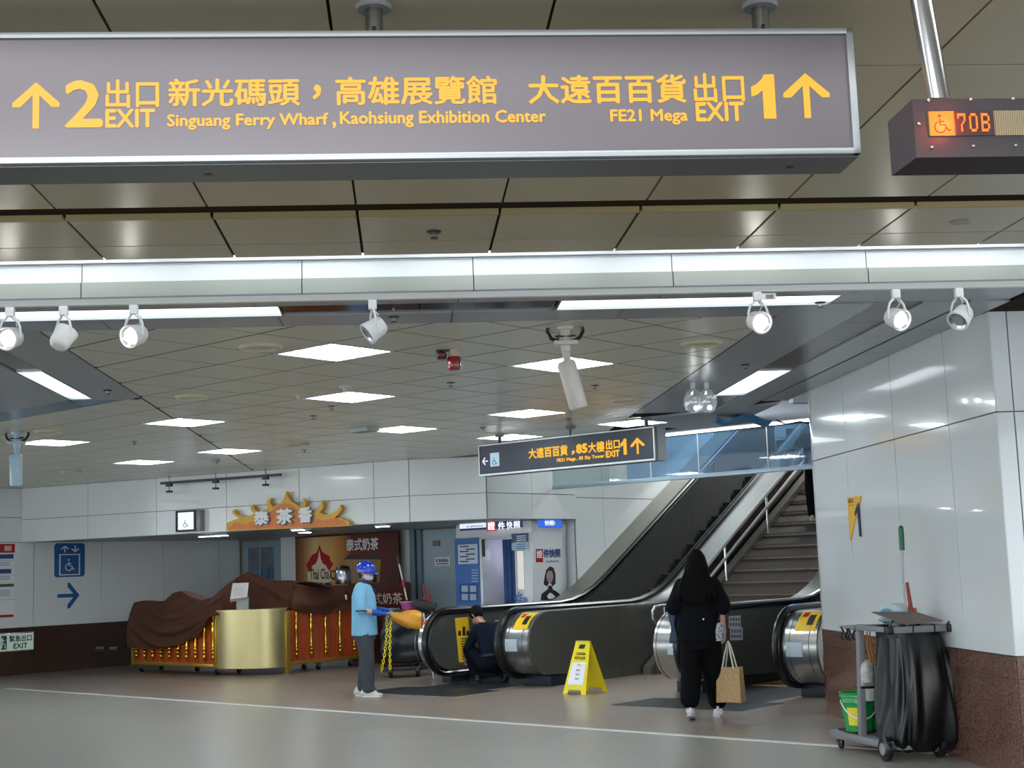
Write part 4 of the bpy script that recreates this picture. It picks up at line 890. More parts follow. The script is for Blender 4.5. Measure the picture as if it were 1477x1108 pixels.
MB().box(3.17,3.27,.60,.68,0,ZT).build('corner_post',m_gold,t,bevel=.004); MB().box(3.19,3.27,2.2,2.3,0,ZT).build('corner_post',m_gold,t,bevel=.004)
prof=[(.001,0),(.012,0),(.014,.06),(.03,.075),(.034,.11),(.02,.13),(.036,.15),(.036,.18),(.022,.195),(.032,.215),(.022,.24),(.026,.30),(.018,.38),(.028,.46),(.034,.53),(.022,.60),(.03,.63),(.018,.66),(.02,.76),(.001,.76)]
bal=MB().lathe(prof,seg=12).mesh('baluster',m_br,smooth=True,ang=60)
for k in range(10): inst('baluster',bal,t,(.11+k*.232,-.005,ZB+.06))
for k in range(5): inst('baluster',bal,t,(3.225,.84+k*.31,ZB+.06))
for k,(x,y) in enumerate(((.1,.1),(.1,.5),(2.15,.1),(2.2,.5),(1.1,.5),(2.9,.9),(3.1,1.4),(2.75,1.4),(3.1,2.1))):
    c=MB(); c.lathe([(.001,-.018),(.035,-.018),(.045,-.012),(.045,.012),(.035,.018),(.001,.018)],c=(x,y,.046),seg=16,ax='X'); w_=c.build('caster',m_rub,t,smooth=True)
    MB().box(x-.026,x+.026,y-.015,y+.03,.05,ZB).build('fork',m_gp,w_)
cp=[(-.03,-.035),(.5,-.035),(1.1,-.035),(1.7,-.035),(2.2,-.03),(2.38,.2),(2.5,.5),(2.68,.85),(3.0,.98),(3.22,.80),(3.275,1.0),(3.275,1.4),(3.275,1.8),(3.275,2.32)]
cl=[0]
for a_,b_ in zip(cp[:-1],cp[1:]): cl.append(cl[-1]+math.dist(a_,b_))
def cpt(s):
    for k in range(len(cl)-1):
        if s<=cl[k+1] or k==len(cl)-2:
            f=(s-cl[k])/(cl[k+1]-cl[k]); return (cp[k][0]+(cp[k+1][0]-cp[k][0])*f,cp[k][1]+(cp[k+1][1]-cp[k][1])*f,k)
def nrm(s):
    a_=cpt(max(0,s-.12)); b_=cpt(min(cl[-1],s+.12)); d=V3((b_[0]-a_[0],b_[1]-a_[1],0)).normalized(); return V3((d[1],-d[0],0))
top=[(0,1.17),(.9,1.20),(1.1,1.33),(1.3,1.34),(1.6,1.22),(1.85,1.19),(2.23,1.25),(cl[5],1.46),(cl[6],1.60),(cl[7],1.47),(cl[8],1.45),(cl[9],1.41),(cl[10],1.36),(cl[11],1.32),(cl[13],1.31)]
hem=[(0,.42),(.8,.40),(1.2,.43),(1.55,.50),(1.9,.60),(2.1,.74),(2.23,.93),(cl[5],1.0),(cl[7],1.0),(cl[9],.98),(cl[10],.93),(cl[10]+.3,.90),(cl[11],.88),(cl[12],.95),(cl[13],.95)]
def cloth(u_,v_):
    s=u_*cl[-1]; x,y,_=cpt(s); n=nrm(s); zt,zh=lerp(top,s),lerp(hem,s)
    if v_<.62:
        f=v_/.62; z=zh+(zt-zh)*f
        if s<2.4:
            ph=z*26-(s-1.0)**2*9+s*2; d=(.042*math.sin(ph)+.014*math.sin(ph*2.1+s*4))*(1-f)**.4*min(1,s*2.5)+.04*math.sin(PI*f)
            lump=.09*math.exp(-((s-1.15)/.28)**2)*math.sin(PI*min(1,f*1.15))
            d+=lump
        else: d=.04*math.sin(s*9+z*7)*(1-f*.5)+.03*math.sin(z*19-(s-4.2)**2*5)
        return V3((x,y,z))+n*(d+.055*(1-f*f)-.07*f*f)
    f=(v_-.62)/.38; z=zt-.02*math.sin(PI*f)-.10*f*f+.02*math.sin(s*5+f*4)
    return V3((x,y,z))-n*(.07+.55*f)
t2_=MB().grid(cloth,190,60)
o=t2_.build('draped_cloth',mat('brown_cloth','4f2c1b',.85,noise=.08,scale=3,bump=.05),None,fix=False,smooth=True,ang=180,loc=uv(14.0,-20.58),rotz=-AU)
tag(o,'dark brown cloth draped over the stall counter and its goods','cloth')
md=o.modifiers.new('thickness','SOLIDIFY'); md.thickness=.006
# things hidden under the cloth show only as bumps; card stand on the rounded corner
a=Plane(uv(14.12,0),N); q0=a.hit(331,884); t=thing('menu_card','white tilted notice card on a clear stand on the rounded gold counter corner','card',a.at(a.hit(343,884)[0],ZT+.045),-AU+.05)
MB().box(-.02,.25,-.01,.01,0,.20).build('clear_stand',thin('acrylic','dde6ea',.15,.35),t)
MB().prism([(-.16,.16),(.24,.20),(.28,.42),(-.09,.42)],-.02,-.012).build('card',m_wp,t); m=MB(); [m.box(-.06,.18,-.0235,-.02,.33-.035*k,.335-.035*k) for k in range(4)]; m.build('text_line',mat('grey_text','8c93a0',.6),t)
MB().prism([(-.16,.155),(.24,.195),(.235,.165),(-.15,.12)],-.024,-.012).build('brown_strip',mat('card_brown','a9836b',.5),t)
P_k=Plane(uv(16.0,0),N); q=P_k.hit(495,842); t=thing('steel_kettle','steel urn standing among the covered goods, left of the blue helmet','kettle',P_k.at(q[0],1.36),0)
MB().lathe([(.001,0),(.13,0),(.135,.02),(.135,.22),(.12,.25),(.001,.26)],seg=24).build('vessel',m_ss,t,smooth=True)
MB().lathe([(.001,.25),(.12,.25),(.10,.29),(.02,.31),(.001,.31)],seg=20).build('lid',m_blk,t,smooth=True)
MB().tube([(-.13,0,.22),(-.2,0,.22),(-.21,0,.12),(-.135,0,.08)],.014,8).build('handle',m_blk,t,smooth=True)
MB().lathe([(.001,0),(.22,0),(.22,.36),(.001,.36)],c=(0,0,-.38),seg=16).build('crate',mat('brown_crate','4f2c1b',.8),t)
# ================================================================== ESCALATORS
def ramp(y,a=2.9,b=4.1,s=.6):
    if y<a: return 0
    if y<b: return s*(y-a)**2/(2*(b-a))
    return s*(y-(a+b)/2)
RR=.425; ZH=.98; YE=9.6
def hrpath(y0=.95):
    pts=[(y0,ZH-2*RR)]
    pts+=[(RR-RR*math.sin(R(a)),ZH-RR-RR*math.cos(R(a))) for a in range(0,181,12)]
    y=RR+.4
    while y<YE: pts.append((y,ZH+ramp(y))); y+=.3
    return pts
def flatprof(y0,y1,topoff,bot):
    ys=[y0]; y=y0+.25
    while y<y1-.05: ys.append(y); y+=.25
    ys.append(y1)
    return ys
m_deck=mat('satin_steel_deck','a4a6a4',.25,metal=.95,noise=.05,scale=2)
m_nb=mat('navy_plinth','16202e',.5); m_fl=mat('comb_plate','3c4247',.3,metal=.5)
def escalator(v0,u0,label,grp,leftdeck,W=1.3,LD=.36):
    t=thing('escalator',label,'escalator',uv(u0,v0),-AU,grp)
    for side,x0,sg in (('left',0,-1),('right',W,1)):
        pts=[(x0,y,z) for y,z in hrpath()]
        MB().tube(pts,.043,10).build('handrail',m_rub,t,smooth=True)
        # inner steel panels
        edges=[.30,2.2,4.4,6.6,YE]
        # rounded newel panel
        r=RR-.055; poly=[(RR-r*math.sin(R(a)),ZH-RR-r*math.cos(R(a))) for a in range(0,181,10)]
        xp=x0+(.012 if side=='left' else -.012)
        def pp_(poly,nm,m,xa,xb): return MB().prism(poly,xa,xb,'X').build(nm,m,t)
        def strip(y0,y1):
            ys=flatprof(y0,y1,0,0); tp=[(y,ZH-.05+ramp(y)) for y in ys]; bt=[(y,.10+max(0,ramp(y)-.28)) for y in reversed(ys)]
            return tp+bt
        pp_(poly+[(2.198,ZH-.055),(2.198,.10)],'balustrade_panel',m_ssd,xp-.02,xp+.02)
        for a_,b_ in zip(edges[1:-1],edges[2:]): pp_(strip(a_+.004,b_-.004),'balustrade_panel',m_ssd,xp-.02,xp+.02)
        MB().tube([(xp+ (.022 if side=='left' else -.022),y+ (.045 if y<RR*.9 else 0)*1,z-.052*(1 if z>ZH-RR else -1)) for y,z in hrpath()[1:]],.009,6).build('bright_trim',m_ss,t,smooth=True)
        # skirt
        ys=flatprof(.9,YE,0,0); xs_=x0+(.05 if side=='left' else -.05)
        MB().prism([(y,.12+max(0,ramp(y)-.25)) for y in ys]+[(y,-.0+max(0,ramp(y)-.55)) for y in reversed(ys)],xs_-.01,xs_+.01,'X').build('skirt',m_blk,t)
        # outer drum and deck
        xa,xb=(x0+sg*.045,x0+sg*(.47 if side=='right' else LD)); xa,xb=min(xa,xb),max(xa,xb)
        r=RR-.02; dr=[(RR+.03-r*math.sin(R(a)),ZH-RR-r*math.cos(R(a))) for a in range(0,181,10)]
        ys=flatprof(RR+.3,YE if side=='right' else YE,0,0)
        dr=dr+[(y,ZH-.02+ramp(y)) for y in ys]+[(y,ZH-.12+ramp(y)) for y in reversed(ys[6:])]+[(2.0,.14)]
        if leftdeck and side=='left': dr=dr[:19]+[(3.3,ZH-.02),(3.3,.14),(2.0,.14)]
        MB().prism(dr,xa,xb,'X').build('newel_drum',m_deck,t,smooth=True,ang=40)
        for k in range(2): 
            yy=.02; MB().tube([((xa+xb)/2+(-.12 if k else .12)*1,RR+.03-(r+.003)*math.sin(R(a)),ZH-RR-(r+.003)*math.cos(R(a))) for a in range(20,175,12)],.004,5).build('drum_groove',m_ss,t)
        if side=='right':                        # outer cladding, flat faced, down to the floor, then the wall of the stairs
            r=RR-.03; cl_=[(RR+.03-r*math.sin(R(a)),ZH-RR-r*math.cos(R(a))) for a in range(0,181,10)]
            MB().prism(cl_+[(2.0,ZH-.045),(2.0,.0),(.95,.0),(.95,.13)],xb,xb+.02,'X').build('outer_cladding',m_ssd,t)
            for a_,b_ in ((2.0,3.1),): MB().prism([(a_+.004,ZH-.045),(b_,ZH-.04),(b_,0),(a_+.004,0)],xb,xb+.02,'X').build('outer_cladding',m_ssd,t)
            MB().box(xb-.0,xb+.05,.93,.97,0,.14).build('plinth_edge',m_al,t)
            e2=[3.1,5.0,7.0,YE]
            for a_,b_ in zip(e2[:-1],e2[1:]):
                ys=flatprof(a_+.004,b_-.004,0,0)
                MB().prism([(y,ZH-.05+ramp(y)) for y in ys]+[(y,0) for y in (b_-.004,a_+.004)],xb,xb+.02,'X').build('outer_cladding',mat('bronze_steel_wall','574b40',.2,metal=.85,noise=.06,scale=1.5),t)
        else:
            ys=flatprof(3.2,YE,0,0)
            if leftdeck: MB().prism([(y,ZH-.03+ramp(y)) for y in ys]+[(y,ZH-.1+ramp(y)) for y in reversed(ys)],-.52,-.05,'X').build('sloping_deck',mat('beige_grey_deck','8f8d80',.35,metal=.5),t)
            MB().prism([(y,ZH-.05+(ramp(y) if y>2.5 else 0)) for y in flatprof(.9,YE,0,0)]+[(YE,0),(.9,0)],-LD-.02,-LD,'X').build('outer_cladding',m_ssd,t)
        MB().box(min(x0+sg*.0,xb if sg>0 else xa),max(x0,xb) if sg>0 else x0,.50,.98,0,.135).build('plinth',m_nb,t,bevel=.006)
    # floor plates
    for k in range(3): MB().box(.06-.25*(k==0),W-.06+.25*(k==0),-1.05+k*.85,-1.05+(k+1)*.85-.006,-.002,.004).build('landing_plate',m_fl,t)
    m_yl=mat('comb_yellow','b9952c',.5)
    MB().box(.07,W-.07,1.5,1.54,.004,.012).build('comb',m_yl,t)
    for k in range(22):
        y=1.56+k*.4; z=max(0,ramp(y+.2)-.02); 
        s_=MB().box(.07,W-.07,y,y+.396,z-.34 if z>.36 else -.001,z+.004).build('step',mat('step_dark','2c2f31',.4,metal=.5,noise=.2,scale=60,stretch=(1,.01,.01)),t)
        e=MB(); e.box(.07,.10,y,y+.39,z+.004,z+.007).box(W-.10,W-.07,y,y+.39,z+.004,z+.007).box(.07,W-.07,y,y+.02,z+.004,z+.007); e.build('yellow_edge',m_yl,s_)
    return t
e1=escalator(-13.42,13.72,'left-hand escalator where a man crouches, beside the photo booth','escalators',True,LD=.17)
e2=escalator(-9.27,13.62,'right-hand escalator that the woman walks towards, beside the white wall','escalators',False)
# stickers and notices on the escalators
def sticker(nm,par,v,pts,m,off=0.0,th=.003):
    pl=Plane(uv(0,v),U); Mi=MW[par.name].inverted(); poly=[pl.hit(*p) for p in pts]; n=len(poly)
    vs=[Mi@pl.at(x,z,0) for x,z in poly]+[Mi@pl.at(x,z,th) for x,z in poly]
    o=MB().add(vs,[tuple(range(n)),tuple(range(2*n-1,n-1,-1))]+[(i,n+i,n+(i+1)%n,(i+1)%n) for i in range(n)]).build(nm,m,par); return pl,Mi
m_ys=mat('yellow_sticker','efc41c',.5)
vS=-13.42+.034
pl,Mi=sticker('yellow_safety_sticker',e1,vS,[(656,892),(675,890),(681,953),(662,956)],m_ys)
def seg(par,v,pts,m,nm='printed_line'): sticker(nm,par,v,pts,m,th=.002)
for k in range(9): y=921+k*3.6; x=659+ (y-892)*.09; seg(e1,vS+.003,[(x+3,y),(x+14-2*(k%3),y-.4),(x+14-2*(k%3),y+1.1),(x+3,y+1.5)],m_ink)
for cx_,hh in ((663,8),(669,14),(675,8)): seg(e1,vS+.003,[(cx_-1.7,918-hh),(cx_+1.7,918-hh),(cx_+2.2,917),(cx_-2.2,917)],m_ink,'printed_figure')
vC=-9.27+.034
for (x0,x1,y0,y1) in ((1051,1068,889,905),(1053,1071,906,923)):
    sticker('safety_notice_card',e2,vC,[(x0,y0),(x1,y0-1),(x1,y1),(x0,y1+1)],mat('pale_notice','c9ccd3',.5))
    for r_ in range(2):
        for c_ in range(4): seg(e2,vC+.003,[(x0+1.5+c_*4,y0+2+r_*7.5),(x0+4.2+c_*4,y0+2+r_*7.5),(x0+4.2+c_*4,y0+7+r_*7.5),(x0+1.5+c_*4,y0+7+r_*7.5)],mat('notice_grey','6f7684',.5),'printed_block')
def drumsticker(par,xa,xb,a0,a1,m,nm='yellow_safety_sticker',rr=.0045,W=1.2):
    r=RR-.02+rr; b=MB(); c=RR+.03
    b.grid(lambda u_,v_:(xa+(xb-xa)*u_,c-r*math.sin(R(a0+(a1-a0)*v_)),ZH-RR-r*math.cos(R(a0+(a1-a0)*v_))),2,8); b.build(nm,m,par,fix=False,smooth=True)
for e in (e1,e2):
    drumsticker(e,1.50,1.74,118,165,m_ys); drumsticker(e,1.53,1.60,145,158,m_red,'red_warning_mark',.006); drumsticker(e,1.62,1.70,128,150,m_ink,'printed_figure',.006)
    drumsticker(e,1.40,1.6,78,100,mat('pale_sticker','b9c9d4',.4),'pale_sticker'); drumsticker(e,-.16,-.06,120,160,m_wh,'white_sticker'); drumsticker(e,-.15,-.09,128,140,m_red,'red_warning_mark',.006); drumsticker(e,-.16,-.06,78,92,mat('pale_sticker','b9c9d4',.4),'pale_sticker')
MB().box(.5,.9,-.0,.0,0,0)
# ================================================================== STAIRS between the escalators
m_st=mat('brown_stair_stone','86694f',.4,noise=.2,scale=14,detail=6)
st=MB().prism([(16.31,0),(16.31,.14),(16.31+.31*30,.14+.175*30-.03),(27,.14+.175*30-.03),(27,0)],-11.60,-9.62,'X').tf(Matrix(((N[0],U[0],0,0),(N[1],U[1],0,0),(0,0,1,0),(0,0,0,1)))).build('stairs',mat('stair_core','3a322c',.7),kind='structure')
MUV=Matrix(((N[0],U[0],0,0),(N[1],U[1],0,0),(0,0,1,0),(0,0,0,1)))
for k in range(30):
    u=16.31+.31*k; z=.175*(k+1)-.0
    MB().box(-11.46,-9.62,u,u+.34,z-.175,z).tf(MUV).build('stair_step',m_st,st)
    MB().box(-11.46,-9.62,u-.004,u+.012,z-.022,z+.002).tf(MUV).build('step_nosing',mat('stair_nosing','54483e',.5),st)
MB().prism([(16.2,0),(16.2,.1),(16.31+.31*30,.16+.175*31),(26,0)],-11.60,-11.47,'X').tf(MUV).build('stringer',mat('grey_stringer','77746c',.35,metal=.4),st)
t=thing('stair_handrail','double steel handrail on posts up the left side of the stairs, looped at its foot','handrail',uv(16.4,-11.42),-AU)
zr=lambda y:.93+max(0,(y-.75))*.60 if y<2 else .93+(y-.75)*.60
for dz in (0,-.15):
    pass
P1=[(0,y,.93+.6*max(0,y-.42)) for y in (8,5,3,1.6,1.0,.55,.42,.3,.02)]+[(0,-.1,.92),(0,-.17,.85),(0,-.17,.76),(0,-.10,.68),(0,.02,.66)]+[(0,.3,.67),(0,.42,.69)]+[(0,y,.78+.6*max(0,y-.50)) for y in (.6,1.0,1.6,3,5,8)]
m_rail=mat('bright_rail_steel','d3d5d5',.22,metal=.85)
MB().tube(P1,.023,10).build('rail',m_rail,t,smooth=True)
for y in (.12,): MB().tube([(0,y,0),(0,y,.92)],.014,10).build('post',m_rail,t,smooth=True)
for y in (1.8,3.1,4.4,5.7,7.0): MB().tube([(0,y,.175*int((y+.09)/.31+1)),(0,y,.93+.6*(y-.42))],.018,10).build('post',m_rail,t,smooth=True)
MB().lathe([(.001,0),(.04,0),(.035,.012),(.001,.014)],c=(0,.12,0),seg=14).build('post_foot',m_ss,t)
# ================================================================== GLASS SMOKE BARRIER over the escalators
pl=Plane(uv(17.2,0),N)
t=thing('glass_barrier','bluish glass smoke barrier with a metal lower rail hanging above the escalators','barrier',uv(17.2,-13.9,2.76),-AU)
L_=6.9
m_gb=thin('blue_tinted_glass','a3c2da',.10,.10); m_gc=thin('clear_barrier_glass','dfe9ea',.08,.05)
for a_,b_,m in ((0,1.45,m_gc),(1.45,3.0,m_gb),(3.0,4.4,m_gb),(4.4,L_,m_gb)): MB().box(a_+.004,b_-.004,-.005,.005,.02,.62).build('glass_pane',m,t)
MB().box(0,L_,-.02,.02,-.03,.03).build('lower_rail',mat('blue_grey_rail','8fa3ac',.3,metal=.6),t,bevel=.004)
for x in (1.9,2.75,3.9): MB().tube([(x,-.01,.03),(x,-.01,.62)],.010,6).build('hanger_rod',m_wp,t)
MB().box(0,L_,-.05,.08,.62,.74).build('head_rail',m_grey,t)
MB().box(0,L_,-.07,-.05,.625,.645).build('strip_lamp',LMP('strip_glow','fff3e6',4),t); MB().box(0,3.4,-.07,-.05,.685,.70).build('strip_lamp',LMP('strip_glow2','e6f2fb',1.6),t)
# blue sheet and cables in the ceiling gap
t=thing('blue_sheet','blue plastic sheet sagging in the ceiling gap above the glass barrier','sheet',PZ(1035,600,3.19),0)
a_=PZ(1035,598,3.19)-PZ(1035,600,3.19); b_=PZ(1115,603,3.17)-PZ(1035,600,3.19)
MB().grid(lambda u_,v_:V3((0,0,0)).lerp(b_,u_)+V3((0,.5*v_+.1*math.sin(u_*7),-.05*math.sin(PI*v_)-.03*math.sin(u_*9))),16,8).build('sheet',mat('blue_plastic','2f78b5',.3),t,smooth=True,ang=180,fix=False)
t=thing('loose_cable','loose cable in the dark ceiling gap at the end of the white wall','cable',PZ(1120,606,3.2),0)
MB().tube([(0,0,0),(.12,.05,-.05),(.3,.1,-.02),(.5,.1,-.06)],.01,6).build('cable',m_blk,t,smooth=True)
# ================================================================== PEOPLE
m_skin=mat('light_skin','c99a80',.5,noise=.04,scale=12); 
def hand(b,w,d,up,sgn,curl=.6,k=1.0):
    """five-fingered hand rooted at wrist w, pointing along d, back of hand towards up; sgn = side of the thumb"""
    w=V3(w); d=V3(d).normalized(); up=V3(up); up=(up-d*up.dot(d)).normalized(); s=d.cross(up)*sgn
    b.cap(w,.024*k,w+d*.045*k,.028*k,12,.62,up); b.cap(w+d*.03*k+s*.018*k,.021*k,w+d*.075*k+s*.022*k,.017*k,10,.7,up); b.cap(w+d*.03*k-s*.018*k,.021*k,w+d*.072*k-s*.024*k,.016*k,10,.7,up)
    for q,L_ in ((-.030,.058),(-.010,.070),(.010,.074),(.029,.066)):
        p=w+d*.078*k+s*q*k; a=curl; pts=[p]; dd=d
        for f in (.42,.32,.26):
            dd=(dd*math.cos(a)-up*math.sin(a)).normalized() if True else dd
            pn=pts[-1]+dd*L_*f*k; pts.append(pn); upn=(up-dd*up.dot(dd)).normalized(); up_l=upn
            # rotate plane for the next joint
            a=curl*1.0
            dd_prev=dd
        # cumulative bend
        pts=[p]; ang=0
        for f in (.42,.32,.26): ang+=curl; pts.append(pts[-1]+(d*math.cos(ang)-up*math.sin(ang))*L_*f*k)
        b.limb(pts,[.0105*k,.0095*k,.0088*k,.0075*k],8)
    t0=w+d*.022*k+s*.026*k; t1=t0+(d*.6+s*.75-up*.15).normalized()*.036*k; t2=t1+(d*.85+s*.25-up*.45).normalized()*.028*k
    b.limb([t0,t1,t2],[.0135*k,.011*k,.009*k],8)
    return b
def head(b,c,sc=1.0,yaw=0,pit=0):
    m_=Matrix.Translation(V3(c))@Matrix.Rotation(yaw,4,'Z')@Matrix.Rotation(pit,4,'X')
    h=MB(); h.ball((0,-.008,.03),.074*sc,.092*sc,.092*sc); h.ball((0,.018,-.035),.058*sc,.068*sc,.075*sc); h.cap((0,.03,-.085),.024*sc,(0,.045,-.075),.022*sc)
    h.cap((0,.086*sc,.005),.010,(0,.104*sc,-.028),.014); h.cap((-.012,.092*sc,-.032),.009,(.012,.092*sc,-.032),.009)
    h.cap((-.022,.083*sc,-.058),.008,(.022,.083*sc,-.058),.008)
    for s in (-1,1): h.cap((s*.073*sc,-.005,-.018),.012,(s*.080*sc,-.012,.014),.015,10,.5,(1,0,0)); h.cap((s*.03,.078*sc,.028),.012,(s*.05,.07*sc,.03),.01)
    h.tf(m_); b.add(h.v,h.f); return m_
def eyes(t,m_,sc=1.0):
    for s in (-1,1):
        MB().ball((s*.030*sc,.078*sc,.008),.0125,.009,.010,12,8).tf(m_).build('eye',m_wh,t,smooth=True); MB().ball((s*.030*sc,.0855*sc,.008),.006,.004,.006,10,6).tf(m_).build('iris',m_ink,t,smooth=True)
        MB().tube([(s*.015*sc,.087*sc,.030),(s*.032*sc,.086*sc,.036),(s*.048*sc,.074*sc,.030)],.0035,6).tf(m_).build('eyebrow',mat('dark_hair','1b1512',.5),t)
def shoe(b,x,y,yaw=0,lift=0,pitch=0,L_=.25,w=.046):
    s=MB(); s.cap((0,-.07,.045),.044,(0,.10,.035),.038,14,.75,(0,0,1)); s.cap((0,.08,.032),.04,(0,.155,.028),.032,14,.7,(0,0,1)); s.cap((0,-.065,.05),.042,(0,-.05,.085),.04); s.cap((0,.0,.07),.036,(0,.08,.055),.034)
    return s.tf(Matrix.Translation((x,y,lift))@Matrix.Rotation(yaw,4,'Z')@Matrix.Rotation(pitch,4,'X'))
def solepart(x,y,yaw=0,lift=0,pitch=0):
    s=MB(); n=20; pts=[]
    for k in range(n):
        a=2*PI*k/n; yy=.04+.135*math.sin(a); xx=(.044 if yy>.04 else .038)*math.cos(a); pts.append((xx,yy))
    s.prism(pts,.0,.022,'Z'); return s.tf(Matrix.Translation((x,y,lift))@Matrix.Rotation(yaw,4,'Z')@Matrix.Rotation(pitch,4,'X'))
m_hair=mat('dark_hair','1b1512',.5)
def relabel(o,l): o['label']=l; return o
# ---------------------------------------------------------------- worker in the blue helmet
wp=(PZ(518,1003)+PZ(538,1007))/2
wk=thing('person','person in blue hard hat, face mask, pale blue polo and blue gloves holding yellow chain','person',wp,-R(97))
b=MB(); hm=head(b,(0,.035,1.535),1.06,-.35,-.20)
b.cap((0,-.005,1.36),.055,(0,.02,1.47),.05); b.loft([((0,0,.88),.15,.11),((0,0,1.0),.14,.10),((0,0,1.2),.16,.115),((0,-.01,1.31),.14,.08),((0,-.01,1.40),.06,.06)],20)
for s in (-1,1):
    sh=(s*.165,-.01,1.345); el=(s*.205,.015,1.07); wr=(s*.09+.02,.235,1.045+.02*s*-1)
    b.limb([sh,el],[.04,.036]); b.limb([el,wr],[.038,.026]); hand(b,wr,(-.25*s,1,-.05),(0,.1,1),-s,.75)
    b.limb([(s*.09,0,.88),(s*.095,.02*(1+s),.47),(s*.085,.05*s,.09)],[.08,.05,.036])
b.build('body',m_skin,wk,voxel=.0085,sm=2)
m_polo=mat('pale_blue_polo','7db9dc',.75,noise=.06,scale=5,bump=.1)
c=MB(); c.loft([((0,.0,.76),.205,.165),((0,.0,.86),.205,.16),((0,0,.98),.195,.155),((0,.0,1.12),.19,.155),((0,-.005,1.25),.195,.145),((0,-.01,1.35),.17,.11),((0,-.005,1.41),.08,.07)],28)
for s in (-1,1): c.limb([(s*.14,-.01,1.345),(s*.195,.0,1.22),(s*.215,.015,1.10)],[.078,.078,.076]); 
c.build('polo_shirt',m_polo,wk,voxel=.010,sm=2)
for s in (-1,1): MB().lathe([(.066,-.006),(.074,-.006),(.074,.008),(.066,.008)],seg=22).tf(Matrix.Translation((s*.217,.017,1.062))@Matrix.Rotation(-s*.12,4,'Y')).build('dark_cuff',mat('navy_trim','243146',.7),wk,smooth=True)
MB().lathe([(.07,-.01),(.082,-.015),(.066,.035),(.058,.035)],seg=22,sy=.9).tf(Matrix.Translation((0,.012,1.415))@Matrix.Rotation(-.2,4,'X')).build('navy_collar',mat('navy_trim','243146',.7),wk,smooth=True)
MB().box(.02,.085,.148,.156,1.23,1.29).tf(Matrix.Rotation(.15,4,'X')@Matrix.Translation((0,-.18,.0))).build('name_badge',mat('badge_pink','c9b7b2',.5),wk)
MB().tube([(-.05,.06,1.40),(-.02,.15,1.30),(.03,.165,1.28)],.004,6).build('lanyard',m_blue,wk)
p=MB(); p.loft([((0,0,.70),.17,.14),((0,0,.82),.18,.145),((0,0,.92),.165,.13)],24)
p.limb([(.088,.01,.80),(.095,.05,.48),(.085,.05,.12)],[.115,.095,.082]); p.limb([(-.088,-.01,.80),(-.095,-.0,.48),(-.085,-.05,.12)],[.115,.095,.082]); p.ball((.085,.06,.10),.085,.09,.05); p.ball((-.085,-.04,.10),.085,.09,.05)
p.build('trousers',mat('dark_grey_trousers','3d424b',.85,noise=.08,scale=6,bump=.1),wk,voxel=.011,sm=2)
m_sho=mat('white_trainers','d3d2cc',.5)
for x,y,yw in ((.085,.055,-.1),(-.085,-.065,.1)):
    s=shoe(None,x,y,yw); s.build('shoe',m_sho,wk,voxel=.008,sm=3); solepart(x,y,yw).build('shoe_sole',mat('pale_sole','e3e3df',.5),wk,bevel=.003)
m_glv=mat('blue_rubber_glove','1a4fae',.35)
for s in (-1,1):
    el=V3((s*.205,.015,1.07)); wr=V3((s*.09+.02,.235,1.045-.02*s)); q=MB(); m1=el.lerp(wr,.62); q.cap(m1,.041,wr,.034); hand(q,wr,(-.25*s,1,-.05),(0,.1,1),-s,.75,1.16); q.build('rubber_glove',m_glv,wk,voxel=.0055,sm=2)
h=MB(); 
h.loft([((0,-.010,.005),.104,.134),((0,-.010,.035),.106,.136),((0,-.012,.075),.102,.128),((0,-.014,.115),.086,.106),((0,-.015,.142),.058,.070),((0,-.015,.155),.02,.025)],28)
h.tf(hm).build('helmet_shell',mat('blue_helmet','1634b4',.2,coat=.5),wk,smooth=True,ang=70)
h=MB(); h.prism([(.108*math.cos(a),.0+.178*math.sin(a) if math.sin(a)>0 else .14*math.sin(a)) for a in [2*PI*k/28 for k in range(28)]],.006,.013,'Z'); h.tf(hm@Matrix.Rotation(-.05,4,'X')@Matrix.Translation((0,-.005,.01))).build('helmet_brim',MATS['blue_helmet'],wk,smooth=True)
for s in (-1,0,1): MB().tube([(s*.035,.10,.085),(s*.035,.04,.142),(s*.035,-.05,.145),(s*.035,-.12,.085)],.007,8).tf(hm).build('helmet_ridge',MATS['blue_helmet'],wk,smooth=True)
for s in (-1,1): MB().tube([(s*.078,-.03,.03),(s*.075,-.01,-.05),(s*.045,.05,-.115),(0,.065,-.125)],.006,6).tf(hm).build('chin_strap',m_ink,wk,smooth=True)
h=MB(); h.ball((0,.026,-.042),.068,.082,.052,18,10); h.cap((0,.09,-.03),.018,(0,.095,-.055),.02); h.tf(hm).build('face_mask',mat('pale_pink_mask','dcd3dc',.7),wk,voxel=.006,sm=2)
h=MB(); h.ball((0,-.03,.0),.082,.080,.07); h.cap((-.05,.06,.035),.02,(.05,.06,.035),.02); h.cap((0,-.06,-.05),.04,(0,-.06,-.02),.05); h.tf(hm).build('hair',mat('brown_hair','3a2318',.6),wk,voxel=.008,sm=2)
eyes(wk,hm)
MWk=MW[wk.name]
